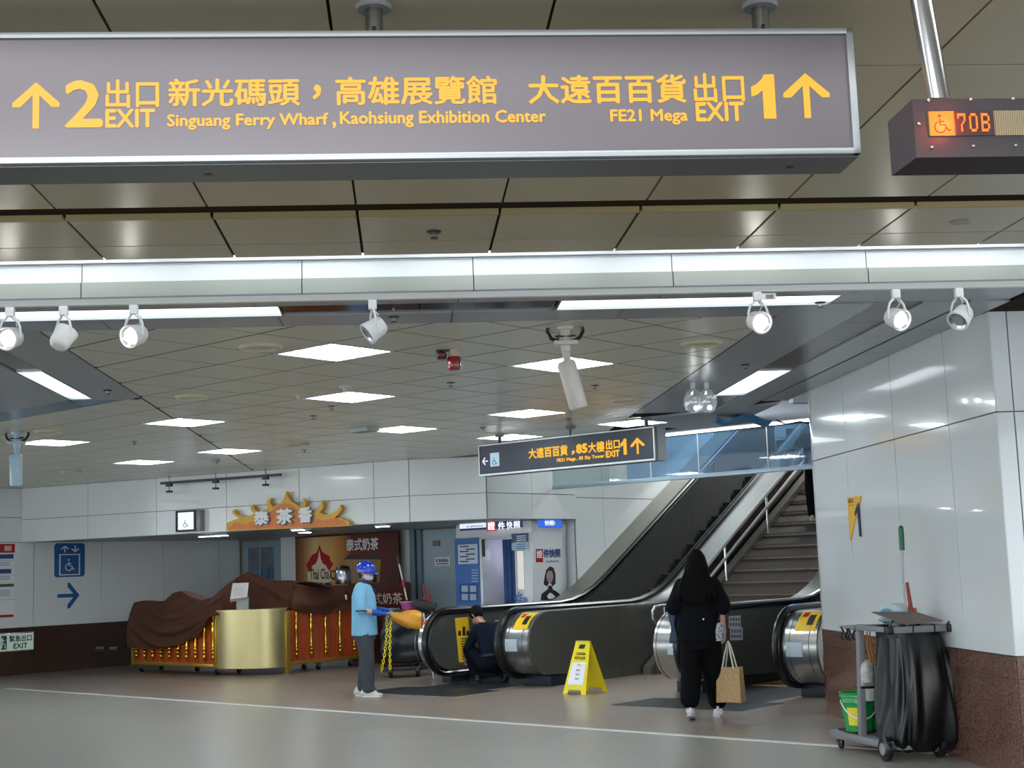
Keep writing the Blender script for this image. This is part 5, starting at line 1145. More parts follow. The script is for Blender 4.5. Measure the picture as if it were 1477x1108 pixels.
# chain held in the hands
wc=MWk@V3((.03,.30,1.02))
ch=thing('plastic_chain','yellow plastic link chain hanging in two strands from the gloved hands','chain',wc,-R(97))
lk=MB().tube([(.014*math.cos(a),0,.024*math.sin(a)) for a in [2*PI*k/14 for k in range(14)]],.0055,6,closed=True).mesh('chain_link',m_ye,smooth=True)
def strand(p0,p1,n,sw):
    p0,p1=V3(p0),V3(p1)
    for k in range(n):
        f=k/(n-1); p=p0.lerp(p1,f)+V3((0,sw*math.sin(PI*f),0)); inst('chain_link',lk,ch,p,(0,math.atan2((p1-p0)[0],-(p1-p0)[2])*-1,(k%2)*PI/2))
strand((.0,.0,-.02),(.05,-.075,-.70),19,.02); strand((.01,.055,.0),(.03,.03,-.66),18,-.01); strand((.0,.0,-.02),(.01,.055,.0),3,-.0)
MB().box(-.0,.0,0,0,0,0)
# orange bag on a stick
og=thing('wrapped_broom','broom head wrapped in an orange plastic bag, held out level by the worker','broom',MWk@V3((.02,.28,1.03)),-R(97))
MB().tube([(0,-.02,.0),(.0,.16,-.01)],.012,10).build('handle',m_al,og,smooth=True)
b=MB(); b.grid(lambda u_,v_:((.03+.05*min(1,v_*2))*math.cos(u_*2*PI)*(1+.10*math.sin(u_*2*PI*4+v_*6)),.06+.40*v_,-.045+(-.03*v_)+(.028+.085*min(1,v_*1.8)*(1-.12*max(0,v_-.9)*10))*math.sin(u_*2*PI)*(1+.08*math.sin(u_*2*PI*5+v_*9))-.03*min(1,v_*2)),32,14,closed=True)
n=len(b.v); b.f+=[tuple(range(32))[::-1],tuple(range(n-32,n))]
b.build('orange_bag',mat('orange_plastic_bag','e09a2e',.35,noise=.15,scale=8,bump=.3),og,smooth=True,ang=80)
# ---------------------------------------------------------------- woman walking away
wp=PZ(1016,1039); wm=thing('person','woman with long dark hair, black T-shirt and trousers, walking away with a jute bag','person',wp,-R(8))
Mi=MW[wm.name].inverted(); LFt=Mi@PZ(997,1040); RFt=Mi@PZ(1036,1034)
b=MB(); hm=head(b,(0,.02,1.525),1.0)
b.cap((0,-.005,1.34),.05,(0,.01,1.44),.045); b.loft([((0,0,.86),.16,.11),((0,0,1.0),.125,.095),((0,0,1.2),.15,.11),((0,-.01,1.29),.13,.08),((0,-.01,1.37),.06,.055)],20)
RS,RE,RW=(.175,-.01,1.315),(.215,-.02,1.06),(.235,.03,.84)
LS,LE,LW=(-.175,-.01,1.315),(-.225,.0,1.08),(-.20,.21,1.07)
b.limb([RS,RE],[.04,.036]); b.limb([RE,RW],[.036,.024]); b.limb([LS,LE],[.04,.036]); b.limb([LE,LW],[.036,.024]); hand(b,RW,(.05,.03,-1),(1,-.1,0),1,.75); hand(b,LW,(.4,1,0),(0,0,1),1,.6)
b.limb([(-.09,0,.86),(-.095,.0,.48),(LFt[0],LFt[1]-.04,.12)],[.085,.055,.04]); b.limb([(.09,0,.86),(.10,.09,.47),(RFt[0],RFt[1]-.04,.1)],[.085,.055,.04])
b.build('body',m_skin,wm,voxel=.0085,sm=2)
m_tee=mat('black_tshirt','0a0c13',.9,spec=.15,noise=.1,scale=6,bump=.1)
c=MB(); c.loft([((0,.0,.77),.215,.15),((0,.0,.90),.205,.145),((0,0,1.05),.195,.14),((0,-.005,1.2),.20,.135),((0,-.01,1.31),.185,.11),((0,-.005,1.37),.08,.07)],28)
c.limb([(.15,-.01,1.305),(.215,-.015,1.15),(.235,-.02,1.09)],[.08,.085,.085]); c.limb([(-.15,-.01,1.305),(-.215,-.0,1.15),(-.24,.0,1.10)],[.08,.085,.085]); c.build('t_shirt',m_tee,wm,voxel=.010,sm=2)
p=MB(); p.loft([((0,0,.68),.175,.14),((0,0,.80),.18,.14),((0,0,.92),.16,.12)],24)
p.limb([(-.088,.0,.78),(-.10,-.02,.48),(LFt[0],LFt[1]-.04,.215)],[.115,.105,.098]); p.limb([(.088,.0,.78),(.105,.08,.48),(RFt[0]-.0,RFt[1]-.04,.165)],[.115,.105,.095]); p.build('wide_trousers',mat('black_trousers','07080b',.9,spec=.15,noise=.1,scale=5,bump=.1),wm,voxel=.011,sm=2)
h=MB(); h.ball((0,-.012,.035),.088,.104,.100); h.tf(hm)
h.loft([((0,-.04,1.60),.085,.08),((0,-.05,1.50),.112,.09),((-.005,-.07,1.40),.128,.075),((-.015,-.10,1.31),.175,.05),((-.03,-.125,1.23),.175,.04),((-.03,-.13,1.15),.13,.03),((-.02,-.125,1.10),.06,.02)],28)
for k in range(9):
    x=-.17+.04*k; h.limb([(x*.55,-.085,1.45),(x*.95,-.12,1.30),(x*1.1,-.145,1.20),(x*1.1,-.14,1.10+.05*abs(math.sin(k*2.1)))],[.024,.022,.018,.010],8)
h.build('long_hair',mat('long_black_hair','0a0706',.7,spec=.1,noise=.3,scale=30,stretch=(8,8,.4),bump=.3),wm,voxel=.007,sm=1)
eyes(wm,hm)
for f,yw,lift,pit,nm in ((LFt,-.05,.035,-.22,'left'),(RFt,.12,0,0,'right')):
    s=shoe(None,f[0],f[1],yw,lift,pit); s.build('shoe',mat('white_sneakers','dfe0e6',.45),wm,voxel=.008,sm=3); solepart(f[0],f[1],yw,lift,pit).build('shoe_sole',mat('sneaker_sole','c8c9cf',.5),wm,bevel=.003)
    MB().box(-.012,.012,-.115,-.103,.05,.12).tf(Matrix.Translation((f[0],f[1],lift))@Matrix.Rotation(pit,4,'X')).build('heel_tab',MATS['white_sneakers'],wm)
MB().box(.035,.05,-.150,-.143,.97,.985).build('back_clasp',m_wh,wm)
Mw=MW[wm.name]
# jacket over the left arm
jk=thing('folded_jacket','dark blue denim jacket hanging over the left forearm of the walking woman','jacket',Mw@V3((-.22,.1,1.08)),-R(8))
b=MB(); b.grid(lambda u_,v_:(-.055*math.sin(PI*u_)-.02+.012*math.sin(v_*9+u_*5)+(.03 if u_>.5 else 0),-.12+.22*u_+.01*math.sin(v_*7),.045-.38*v_*(1 if u_<.6 else .85)),16,14)
b.grid(lambda u_,v_:(.06+.012*math.sin(v_*8+u_*4),-.12+.22*u_,.045-.34*v_),10,12)
b.grid(lambda u_,v_:(-.03+.09*v_,-.12+.22*u_,.045+.02*math.sin(PI*v_)),8,5)
b.build('jacket_cloth',mat('navy_denim','23364f',.8,noise=.15,scale=10,bump=.2),jk,fix=False,smooth=True,ang=180)
for o in jk.children: md=o.modifiers.new('t','SOLIDIFY'); md.thickness=.012
# pouch
pc=thing('small_pouch','small silver-grey checked pouch swinging at the right hip of the walking woman','pouch',Mw@V3((.155,-.06,.76)),-R(8))
b=MB(); b.loft([((0,0,.0),.045,.03),((0,0,.03),.065,.045),((0,0,.1),.062,.04),((0,0,.15),.055,.025),((0,0,.175),.06,.012)],20); b.tf(Matrix.Translation((.02,0,.0)))
b.build('pouch_body',mat('checked_silver','b9bcc4',.35,noise=.5,scale=38,col2='5b5f70'),pc,smooth=True,ang=60)
MB().tube([(.02,0,.17),(.05,.01,.25),(.0,.0,.35),(-.12,-.02,.60)],.004,6).build('strap',m_ink,pc)
# tote bag
hd=Mw@V3((.24,.03,.745)); tb=thing('tote_bag','beige jute tote bag with white handles held in the right hand of the walking woman','bag',hd-V3((0,0,.58))+V3((.03,0,0)),-R(30))
m_ju=mat('beige_jute','b3976c',.9,noise=.15,scale=50,bump=.3)
def tote(u_,v_):
    a=2*PI*u_; x=.118*max(-1,min(1,1.5*math.cos(a)))*(1+.08*(1-v_)); y=.07*max(-1,min(1,1.5*math.sin(a)))*(1.05-.35*v_); return (x,y,.0+.335*v_+.004*math.sin(a*3))
b=MB().grid(tote,40,10,closed=True); b.f.append(tuple(range(40))[::-1]); b.build('bag_body',m_ju,tb,smooth=True,ang=50)
for o in tb.children: md=o.modifiers.new('t','SOLIDIFY'); md.thickness=.004
for y in (-.045,.045):
    MB().tube([(-.06,y,.32),(-.035,y*.8,.44),(-.01,y*.3,.56),(.0,y*.2,.585),(.01,y*.3,.56),(.035,y*.8,.44),(.06,y,.32)],.008,8).build('handle',mat('cream_handle','d8d2c2',.7),tb,smooth=True)
# ---------------------------------------------------------------- crouching man
cpz=PZ(709,985); cm=thing('person','man in a navy uniform crouching at the foot of the left-hand escalator, seen from behind','person',cpz,R(32))
b=MB(); hm=head(b,(-.03,.29,.90),1.12,.3,-.75); b.cap((0,.12,.74),.055,(-.02,.24,.84),.05)
b.loft([((0,-.05,.25),.15,.12),((0,-.04,.36),.14,.11),((0,.02,.55),.15,.11),((0,.08,.70),.16,.09),((0,.12,.77),.09,.07)],20)
for s in (-1,1):
    b.limb([(s*.17,.09,.70),(s*.23,.22,.46)],[.05,.04]); b.limb([(s*.23,.22,.46),(s*.12,.42,.32)],[.038,.027]); hand(b,(s*.12,.42,.32),(-.2*s,1,-.6),(0,.6,1),-s,.5)
b.limb([(-.10,-.06,.26),(-.16,.30,.46),(-.15,.16,.08)],[.09,.06,.045]); b.limb([(.10,-.06,.26),(.20,.26,.20),(.13,-.1,.09)],[.09,.06,.045])
b.build('body',m_skin,cm,voxel=.0095,sm=2)
m_un=mat('navy_uniform','101929',.9,spec=.15,noise=.1,scale=6,bump=.15)
c=MB(); c.loft([((0,-.08,.33),.185,.145),((0,-.07,.42),.185,.15),((0,-.02,.55),.19,.15),((0,.05,.68),.20,.135),((0,.10,.76),.17,.10),((0,.14,.81),.08,.07)],26)
for s in (-1,1): c.limb([(s*.15,.09,.71),(s*.225,.20,.49),(s*.15,.36,.37)],[.075,.065,.05])
c.build('uniform_shirt',m_un,cm,voxel=.011,sm=2)
p=MB(); p.ball((0,-.08,.27),.20,.16,.14); p.limb([(-.11,-.06,.26),(-.17,.28,.44),(-.155,.16,.12)],[.125,.09,.07]); p.limb([(.11,-.06,.26),(.20,.24,.20),(.13,-.12,.11)],[.125,.09,.07]); p.build('uniform_trousers',mat('navy_trousers','0c121d',.9,spec=.15,noise=.1,scale=6),cm,voxel=.012,sm=4)
MB().lathe([(.188,-.012),(.194,-.012),(.194,.018),(.188,.018)],seg=28,sy=.80).tf(Matrix.Translation((0,-.08,.37))@Matrix.Rotation(-.15,4,'X')).build('belt',m_ink,cm,smooth=True)
MB().box(.03,.10,-.235,-.225,.365,.38).build('belt_tool',m_ss,cm); MB().box(.06,.11,-.06,-.05,.82,.83).build('shoulder_mark',m_wh,cm)
h=MB(); h.ball((0,-.018,.035),.096,.112,.10); h.cap((0,-.06,-.02),.05,(0,-.05,.02),.06); h.tf(hm).build('hair',mat('short_black_hair','0a0a0e',.7,spec=.2),cm,voxel=.008,sm=2); eyes(cm,hm)
for x,y,yw,l,pt in ((-.155,.16,0,0,0),(.13,-.19,0,.05,-.9)):
    shoe(None,x,y,yw,l,pt).build('shoe',mat('black_work_shoes','17181b',.5),cm,voxel=.009,sm=2); solepart(x,y,yw,l,pt).build('shoe_sole',m_ink,cm)
# ---------------------------------------------------------------- person on the stairs, mostly behind the white wall
P_r=Plane(uv(0,-10.35),U); q=P_r.hit(1172,765); zz=.175*12
sp=thing('person','person in black trousers on the upper stairs, half hidden by the white wall','person',uv(16.31+.31*11+.18,-10.72,zz),R(180)-AU+.2)
b=MB(); hm=head(b,(0,.02,1.53)); b.cap((0,-.005,1.36),.052,(0,.01,1.45),.048); b.loft([((0,0,.88),.15,.11),((0,0,1.0),.13,.10),((0,0,1.2),.155,.11),((0,-.01,1.33),.16,.10),((0,-.01,1.38),.08,.065)],20)
RS,RE,RW=(.175,-.01,1.33),(.33,.10,1.12),(.58,.20,1.08)
b.limb([RS,RE],[.048,.038]); b.limb([RE,RW],[.036,.024]); hand(b,RW,(1,.25,-.2),(0,0,1),-1,.8); LS,LE,LW=(-.175,-.01,1.33),(-.22,.0,1.07),(-.22,.1,.85); b.limb([LS,LE],[.048,.038]); b.limb([LE,LW],[.036,.024]); hand(b,LW,(0,.1,-1),(-1,0,0),-1,.5)
b.limb([(-.09,0,.88),(-.095,.02,.48),(-.09,.0,.09)],[.085,.055,.04]); b.limb([(.09,0,.88),(.10,.02,.48),(.09,-.0,.09)],[.085,.055,.04]); b.build('body',m_skin,sp,voxel=.0095,sm=2)
c=MB(); c.loft([((0,.0,.80),.19,.14),((0,0,1.05),.18,.135),((0,-.005,1.25),.19,.135),((0,-.01,1.33),.17,.10),((0,-.005,1.39),.08,.07)],26); c.limb([RS,(.25,.04,1.22)],[.062,.07]); c.limb([LS,(-.22,0,1.17)],[.062,.07]); c.build('top',mat('dark_olive_top','383734',.8),sp,voxel=.012,sm=3)
p=MB(); p.loft([((0,0,.70),.165,.13),((0,0,.92),.16,.12)],24)
for s in (-1,1): p.limb([(s*.088,.0,.80),(s*.10,.02,.48),(s*.09,.0,.12)],[.105,.095,.09])
p.build('black_trousers',MATS['black_trousers'],sp,voxel=.012,sm=3)
h=MB(); h.ball((0,-.014,.035),.086,.102,.096); h.tf(hm).build('hair',m_hair,sp,voxel=.009,sm=1); eyes(sp,hm)
for s in (-1,1): shoe(None,s*.09,.0,0).build('shoe',mat('pale_shoe','b9b6ae',.5),sp,voxel=.009,sm=2); solepart(s*.09,0).build('shoe_sole',m_wh,sp)
bg=thing('shoulder_bag','blue and white bag hanging from the forearm of the person on the stairs','bag',MW[sp.name]@V3((.42,.17,.80)),R(30))
MB().loft([((0,0,0),.12,.05),((0,0,.1),.13,.06),((0,0,.22),.10,.03),((0,0,.25),.08,.01)],20).build('bag_body',mat('blue_grey_bag','5e7f9a',.5,noise=.3,scale=12),bg,smooth=True)
MB().tube([(-.06,0,.24),(-.02,0,.33),(.02,0,.33),(.06,0,.24)],.007,6).build('strap',m_wh,bg)
# ================================================================== WET FLOOR SIGN
wa,wb_=PZ(812,1001),PZ(845,1002.5); c0=(wa+wb_)/2; ang=math.atan2((wb_-wa)[1],(wb_-wa)[0])
t=thing('wet_floor_sign','yellow folding wet floor sign with a white sheet, beside the escalator cladding','sign',c0,ang)
W2=(wb_-wa).length/2; HH=.615; DP=.42
def leaf(y0,y1,nm,cut):
    b=MB(); prof=[(-W2,0),(-W2*.62,0),(-W2*.5,.05),(W2*.5,.05),(W2*.62,0),(W2,0),(W2*.62,HH),(-W2*.62,HH)]
    n=len(prof); f=lambda z:y0+(y1-y0)*z/HH
    vs=[(x,f(z)-.006,z) for x,z in prof]+[(x,f(z)+.006,z) for x,z in prof]
    b.add(vs,[tuple(range(n)),tuple(range(2*n-1,n-1,-1))]+[(i,n+i,n+(i+1)%n,(i+1)%n) for i in range(n)]); return b.build(nm,m_ye,t)
fr=leaf(0,DP/2,'front_leaf',1); leaf(DP,DP/2,'back_leaf',0)
fy=lambda z:DP/2*z/HH-.008
def onleaf(m,nm,poly): 
    n=len(poly); MB().add([(x,fy(z),z) for x,z in poly]+[(x,fy(z)-.003,z) for x,z in poly],[tuple(range(n)),tuple(range(2*n-1,n-1,-1))]+[(i,n+i,n+(i+1)%n,(i+1)%n) for i in range(n)]).build(nm,m,t)
onleaf(m_ink,'grip_hole',[(-W2*.28,HH-.085),(-W2*.2,HH-.035),(W2*.28,HH-.035),(W2*.22,HH-.085)])
onleaf(mat('paper_sheet','e6e9ee',.6),'paper_sheet',[(-W2*.72,.11),(W2*.66,.11),(W2*.58,.37),(-W2*.58,.37)])
for z in (.33,.27,.22,.17): onleaf(mat('grey_ink','a9afbb',.6),'printed_line',[(-W2*.15,z),(W2*.2,z),(W2*.2,z+.02),(-W2*.15,z+.02)])
for body,z0,z1,w in (('CAUTION',.455,.485,.40),('WET FLOOR',.405,.435,.48)):
    m=MB(); put_text(m,body,-W2*w,W2*w,0,z1-z0,y=0,bold=.04); m.v=[V3((a[0],fy(z0+a[2])-.003,z0+a[2])) for a in m.v]; m.build('lettering',m_ink,t,fix=False)
MB().box(-W2*.62,W2*.62,DP/2-.015,DP/2+.015,HH-.012,HH+.006).build('hinge',m_ye,t,bevel=.003)
# ================================================================== YELLOW NUMBER SIGN ON THE WHITE WALL
q0=P_pil.hit(1224,716); 
t=thing('wall_number_sign','yellow tapering exit marker with a dark numeral 1 on the white wall','sign',P_pil.at(q0[0],q0[1],.004),P_pil.ang)
def pq(px,py): q=P_pil.hit(px,py); return (q[0]-q0[0],q[1]-q0[1])
MB().prism([pq(*p) for p in ((1223,718),(1243,715),(1240,733),(1234,752),(1229,775),(1227,780),(1225,745))],-.004,0).build('yellow_wedge',mat('amber_print','f0b62c',.4),t)
MB().prism([pq(*p) for p in ((1238.5,726),(1240,725),(1243.5,774),(1241,774),(1238,738),(1234.5,745),(1234,739))],-.007,-.002).build('numeral',mat('navy_print','1d2a3c',.4),t)
m=MB(); A=pq(1225.5,726); B=pq(1232,719); put_text(m,'出口',A[0],B[0],A[1],B[1],y=-.006,bold=.02); m.build('lettering',m_ink,t,fix=False)
m=MB(); A=pq(1225,730); B=pq(1232,728); put_text(m,'EXIT',A[0],B[0],A[1],B[1],y=-.006,bold=.02); m.build('lettering',m_ink,t,fix=False)
# ================================================================== CLEANING CART IN THE FOREGROUND
m_cg=mat('cart_grey','7b7d80',.45,noise=.06,scale=10); m_bag=mat('black_bin_liner','0b0d0f',.36,spec=.45,noise=.2,scale=6,bump=.15)
CO=V3((2.93,10.85,0)); CA=R(13)
t=thing('cleaning_cart','grey janitor cart with a large black bin liner beside the right wall','cart',CO,CA)
MB().prism([(-.24,.92),(-.20,.98),(.20,.98),(.24,.92),(.22,.05),(.10,-.05),(-.10,-.05),(-.18,.05)],.075,.135,'Z').build('base_tray',m_cg,t,bevel=.012)
MB().box(-.17,.17,.58,.90,.135,.15).build('tray_recess',m_ink,t)
for x,y,r_ in ((-.20,.80,.042),(.20,.80,.042)):
    w_=MB().lathe([(.001,-.016),(r_*.7,-.016),(r_,-.01),(r_,.01),(r_*.7,.016),(.001,.016)],c=(x,y,r_),seg=20,ax='X').build('caster_wheel',m_rub,t,smooth=True)
    MB().box(x-.024,x+.024,y-.012,y+.03,r_*1.2,.08).build('caster_fork',m_blk,w_)
for x in (-.22,.22):
    w_=MB().lathe([(.001,-.025),(.075,-.025),(.09,-.015),(.09,.015),(.075,.025),(.001,.025)],c=(x,.0,.09),seg=28,ax='X').build('rear_wheel',m_rub,t,smooth=True)
    MB().lathe([(.001,-.03),(.045,-.03),(.045,.03),(.001,.03)],c=(x,.0,.09),seg=18,ax='X').build('wheel_hub',m_al,w_)
MB().tube([(-.2,0,.09),(.2,0,.09)],.01,8).build('axle',m_ss,t)
MB().add([(x,y,z) for z,xs,ys in ((.12,(-.18,-.125),(.48,.53)),(1.0,(-.17,-.12),(.42,.47))) for y in ys for x in xs],[(0,2,3,1),(4,5,7,6),(0,1,5,4),(2,6,7,3),(0,4,6,2),(1,3,7,5)]).build('upright_post',m_cg,t,bevel=.006)
MB().add([(x,y,z) for z,xs,ys in ((.12,(.105,.185),(.48,.53)),(1.0,(.10,.15),(.42,.47))) for y in ys for x in xs],[(0,2,3,1),(4,5,7,6),(0,1,5,4),(2,6,7,3),(0,4,6,2),(1,3,7,5)]).build('upright_post',m_cg,t,bevel=.006)
f=MB(); f.box(-.19,.34,-.10,-.06,.945,.995).box(-.19,-.15,-.10,.52,.955,.995).box(.30,.34,-.10,.46,.955,.995).box(-.19,.34,.42,.46,.955,.995).box(-.20,-.06,.46,.70,.965,.985)
f.build('top_frame',m_cg,t,bevel=.006)
for x,y in ((-.18,-.10),(.33,-.10)): MB().box(x-.03,x+.03,y-.03,y+.03,.94,1.0).build('frame_corner',m_blk,t,bevel=.012)
MB().box(-.16,.16,.40,.44,.52,.545).build('middle_brace',m_cg,t); MB().box(-.17,.17,.43,.56,.50,.515).build('wire_shelf',m_blk,t)
def bag(u_,v_):
    a=2*PI*u_; f=1-v_                            # v=0 top
    hw=.215+.11*v_**1.3; hd=.20+.07*math.sin(PI*min(1,v_*.95))
    if v_>.9: k=(v_-.9)/.1; hw*=1-.35*k*k; hd*=1-.35*k*k
    c_,s_=math.cos(a),math.sin(a); ex=.62
    x=.105+hw*math.copysign(abs(c_)**ex,c_); y=.14+hd*math.copysign(abs(s_)**ex,s_)
    ph=a*9+math.sin(v_*4)*1.2; d=.020*math.sin(ph)*min(1,v_*2.2)+.012*math.sin(a*17+v_*5)*min(1,v_*3)
    x+=d*c_+.045*v_; y+=d*s_-.03*v_
    return (x,y,.965-.915*v_+.01*math.sin(a*5)*(v_<.05))
b=MB().grid(bag,120,40,closed=True); b.f.append(tuple(range(120*39,120*40))); b.build('bin_liner',m_bag,t,smooth=True,ang=180)
b=MB().grid(lambda u_,v_:(lambda q:(.105+(q[0]-.105)*1.035,.14+(q[1]-.14)*1.035,.99-.085*v_+.012*math.sin(u_*40)*v_))(bag(u_,.0)),120,4,closed=True)
k_=b.build('liner_cuff',m_bag,t,smooth=True,ang=180,fix=False)
# the cuff lies under the frame front, the straps hold it
for x in (.02,.2): MB().box(x-.004,x+.004,-.108,-.055,.94,1.002).build('strap_band',m_ink,t)
for x,y in ((-.2,.66),(-.16,.66),(-.13,.6),(-.19,.56)):
    MB().tube([(x,y,.975),(x+.01,y-.01,.94),(x-.008,y,.90),(x+.012,y,.87)],.010,6).build('hanging_clip',mat('clip_black','1c1a18',.5),t)
for x in (-.17,-.10,.31,.33): MB().tube([(x,-.085,.99),(x+.015,-.10,1.015),(x+.03,-.08,1.02),(x+.01,-.06,.98)],.008,6).build('cord_knot',m_blk,t)
for x,y,z0,z1 in ((-.12,.45,.60,.99),(-.09,.43,.66,.98),(-.06,.44,.70,.97)):
    MB().tube([(x,y,z1),(x-.01,y,(z1+z0)/2),(x+.012,y-.01,z0)],.006,6).build('orange_ribbon',mat('orange_ribbon','b3702a',.6),t)
# green buckets
m_gn=mat('green_plastic','1c9144',.35,coat=.2)
def bucket(x,y,z,lab,sc):
    k=thing('bucket',lab,'bucket',MW[t.name]@V3((x,y,z)),0); 
    MB().lathe([(.001,0),(.115*sc,0),(.145*sc,.24*sc),(.155*sc,.245*sc),(.150*sc,.27*sc),(.150*sc,.29*sc),(.158*sc,.295*sc),(.153*sc,.32*sc),(.16*sc,.33*sc),(.142*sc,.33*sc),(.138*sc,.26*sc),(.11*sc,.015),(.001,.015)],seg=32).build('pail',m_gn,k,smooth=True,ang=50)
    MB().tube([(-.15*sc*math.cos(a),-.15*sc*math.sin(a)-.01,.26*sc-.15*sc*math.sin(a)) for a in [PI*q/14 for q in range(15)]],.005,8).build('wire_handle',m_wh,k,smooth=True)
    MB().grid(lambda u_,v_:(lambda a,r:(r*math.cos(a),r*math.sin(a),.05+.14*v_))(R(215+60*u_),(.115+.03*(.05+.14*v_)/.24)*sc+.003),8,2).build('yellow_label',mat('label_yellow_white','dfd23c',.4),k,smooth=True,fix=False)
    return k
bucket(-.10,.66,.152,'green bucket with a yellow label and white handle on the cart tray',.92)
k=thing('bucket','smaller green bucket behind the upright post of the cleaning cart','bucket',MW[t.name]@V3((.10,.72,.152)),0)
MB().lathe([(.001,0),(.08,0),(.10,.25),(.105,.26),(.092,.26),(.075,.015),(.001,.015)],seg=28).build('pail',m_gn,k,smooth=True)
MB().lathe([(.09,.22),(.112,.23),(.112,.26),(.09,.26)],seg=28).build('rim',m_gn,k,smooth=True)
# things on the cart
k=thing('plastic_tub','clear plastic bottle and tubs hanging on the wire shelf of the cleaning cart','tub',MW[t.name]@V3((-.065,.47,.518)),CA)
MB().lathe([(.001,0),(.06,0),(.065,.12),(.06,.17),(.03,.2),(.001,.2)],c=(-.04,0,0),seg=20).build('bottle',mat('cloudy_plastic','a9aca4',.3,noise=.3,scale=20),k,smooth=True)
MB().lathe([(.001,0),(.045,0),(.055,.14),(.05,.14),(.001,.13)],c=(.05,0,0),seg=20).build('green_cup',mat('murky_green','4f7f62',.4),k,smooth=True)
MB().box(-.06,.06,-.03,.03,-.12,-.02).build('lower_box',mat('pale_box','b5b8b4',.4),k,bevel=.01)
k=thing('flat_board','brown-grey flat cardboard sheet lying tilted on top of the cleaning cart','board',MW[t.name]@V3((.07,.14,1.0)),CA)
MB().add([(x,y,z) for dz in (0,.006) for x,y,z in ((-.09,-.22,.005+dz),(.22,-.22,.02+dz),(.13,.02,.085+dz),(-.25,.02,.10+dz))],[(0,1,2,3),(7,6,5,4),(0,4,5,1),(1,5,6,2),(2,6,7,3),(3,7,4,0)]).build('sheet',mat('brown_grey_board','6e635f',.6,noise=.1,scale=6),k)
MB().tube([(.0,.0,.0),(.0,.0,.065)],.01,6).build('prop',m_ink,k)
k=thing('plastic_bag','crumpled white and blue plastic bag on the cleaning cart behind the board','bag',MW[t.name]@V3((.10,.30,1.0)),CA)
b=MB(); b.ball((0,0,.07),.15,.08,.075,28,14); b.v=[v+V3((.02*math.sin(v[0]*60+v[2]*40),.015*math.sin(v[1]*70+v[0]*30),.018*math.sin(v[0]*55+v[1]*80))) for v in b.v]; b.build('bag_body',mat('milky_plastic','b9cdd3',.35),k,smooth=True,ang=80)
MB().ball((-.10,-.03,.09),.05,.03,.03).build('blue_knot',mat('pale_blue_plastic','5f9ec9',.35),k,smooth=True)
k=thing('long_broom','long thin mop handle with a green grip standing upright in the cart','mop',MW[t.name]@V3((.135,.20,.7)),CA)
MB().tube([(0,0,0),(.0,0,.45),(-.01,0,.62),(.004,0,.9)],.009,8).build('handle',mat('grey_pole','8d9092',.35,metal=.5),k,smooth=True)
MB().tube([(.004,0,.87),(.006,0,1.04)],.021,14).build('green_grip',mat('dark_green_grip','145c3a',.35),k,smooth=True); MB().ball((.006,0,1.045),.02,.02,.018).build('grip_end',MATS['dark_green_grip'],k,smooth=True)
k=thing('hand_brush','short dark red brush handle sticking up from the cleaning cart','brush',MW[t.name]@V3((.20,.22,.92)),CA)
MB().tube([(0,0,0),(-.01,0,.18),(-.03,0,.40)],[.016,.018,.012],10).build('handle',mat('dark_red_plastic','8c161d',.35),k,smooth=True); MB().box(-.025,.03,-.015,.015,.1,.2).build('orange_tag',mat('rust_orange','a5552c',.5),k,bevel=.004)
# ================================================================== SECOND CART BEHIND THE WORKER
C2=V3((-1.72,20.95,0)); t=thing('cleaning_cart','dark covered cleaning cart with mop and pink basin behind the worker','cart',C2,R(6))
MB().box(-.33,.33,-.20,.28,.10,.16).build('base_tray',m_blk,t,bevel=.01)
for x in (-.22,.18):
    w_=MB().lathe([(.001,-.03),(.085,-.03),(.1,-.015),(.1,.015),(.085,.03),(.001,.03)],c=(x,-.14,.1),seg=24,ax='X').build('wheel',m_rub,t,smooth=True); MB().lathe([(.001,-.034),(.04,-.034),(.04,.034),(.001,.034)],c=(x,-.14,.1),seg=14,ax='X').build('wheel_hub',m_gp,w_)
w_=MB().lathe([(.001,-.012),(.035,-.012),(.035,.012),(.001,.012)],c=(.62,.15,.04),seg=16,ax='X').build('caster_wheel',m_rub,t); MB().tube([(.62,.15,.06),(.6,.15,.14),(.3,.15,.13)],.012,6).build('caster_arm',m_gp,w_)
def bag2(u_,v_):
    a=2*PI*u_; c_,s_=math.cos(a),math.sin(a); hw=.27+.10*math.sin(PI*min(1,v_*.8)); hd=.22+.05*math.sin(PI*v_); d=.02*math.sin(a*7+v_*6)+.012*math.sin(v_*18+a*2)
    if v_>.85: hw*=1-(v_-.85)*1.6; hd*=1-(v_-.85)*1.5
    return (hw*math.copysign(abs(c_)**.6,c_)+d*c_+.05*v_,hd*math.copysign(abs(s_)**.6,s_)+d*s_,.93-.72*v_)
b=MB().grid(bag2,90,30,closed=True); b.f+=[tuple(range(90))[::-1],tuple(range(90*29,90*30))]; b.build('black_cover',mat('dark_slate_cover','1b252c',.35,noise=.2,scale=5,bump=.2),t,smooth=True,ang=180)
MB().box(-.30,.32,-.22,.24,.93,.97).build('top_tray',mat('dark_tray','26292b',.4),t,bevel=.01)
MB().tube([(.30,.05,.16),(.36,.05,.6),(.34,.05,1.0),(.30,.08,1.05)],.014,8).build('rear_post',mat('dark_red_post','6b1117',.4),t,smooth=True)
Mc=MW[t.name]
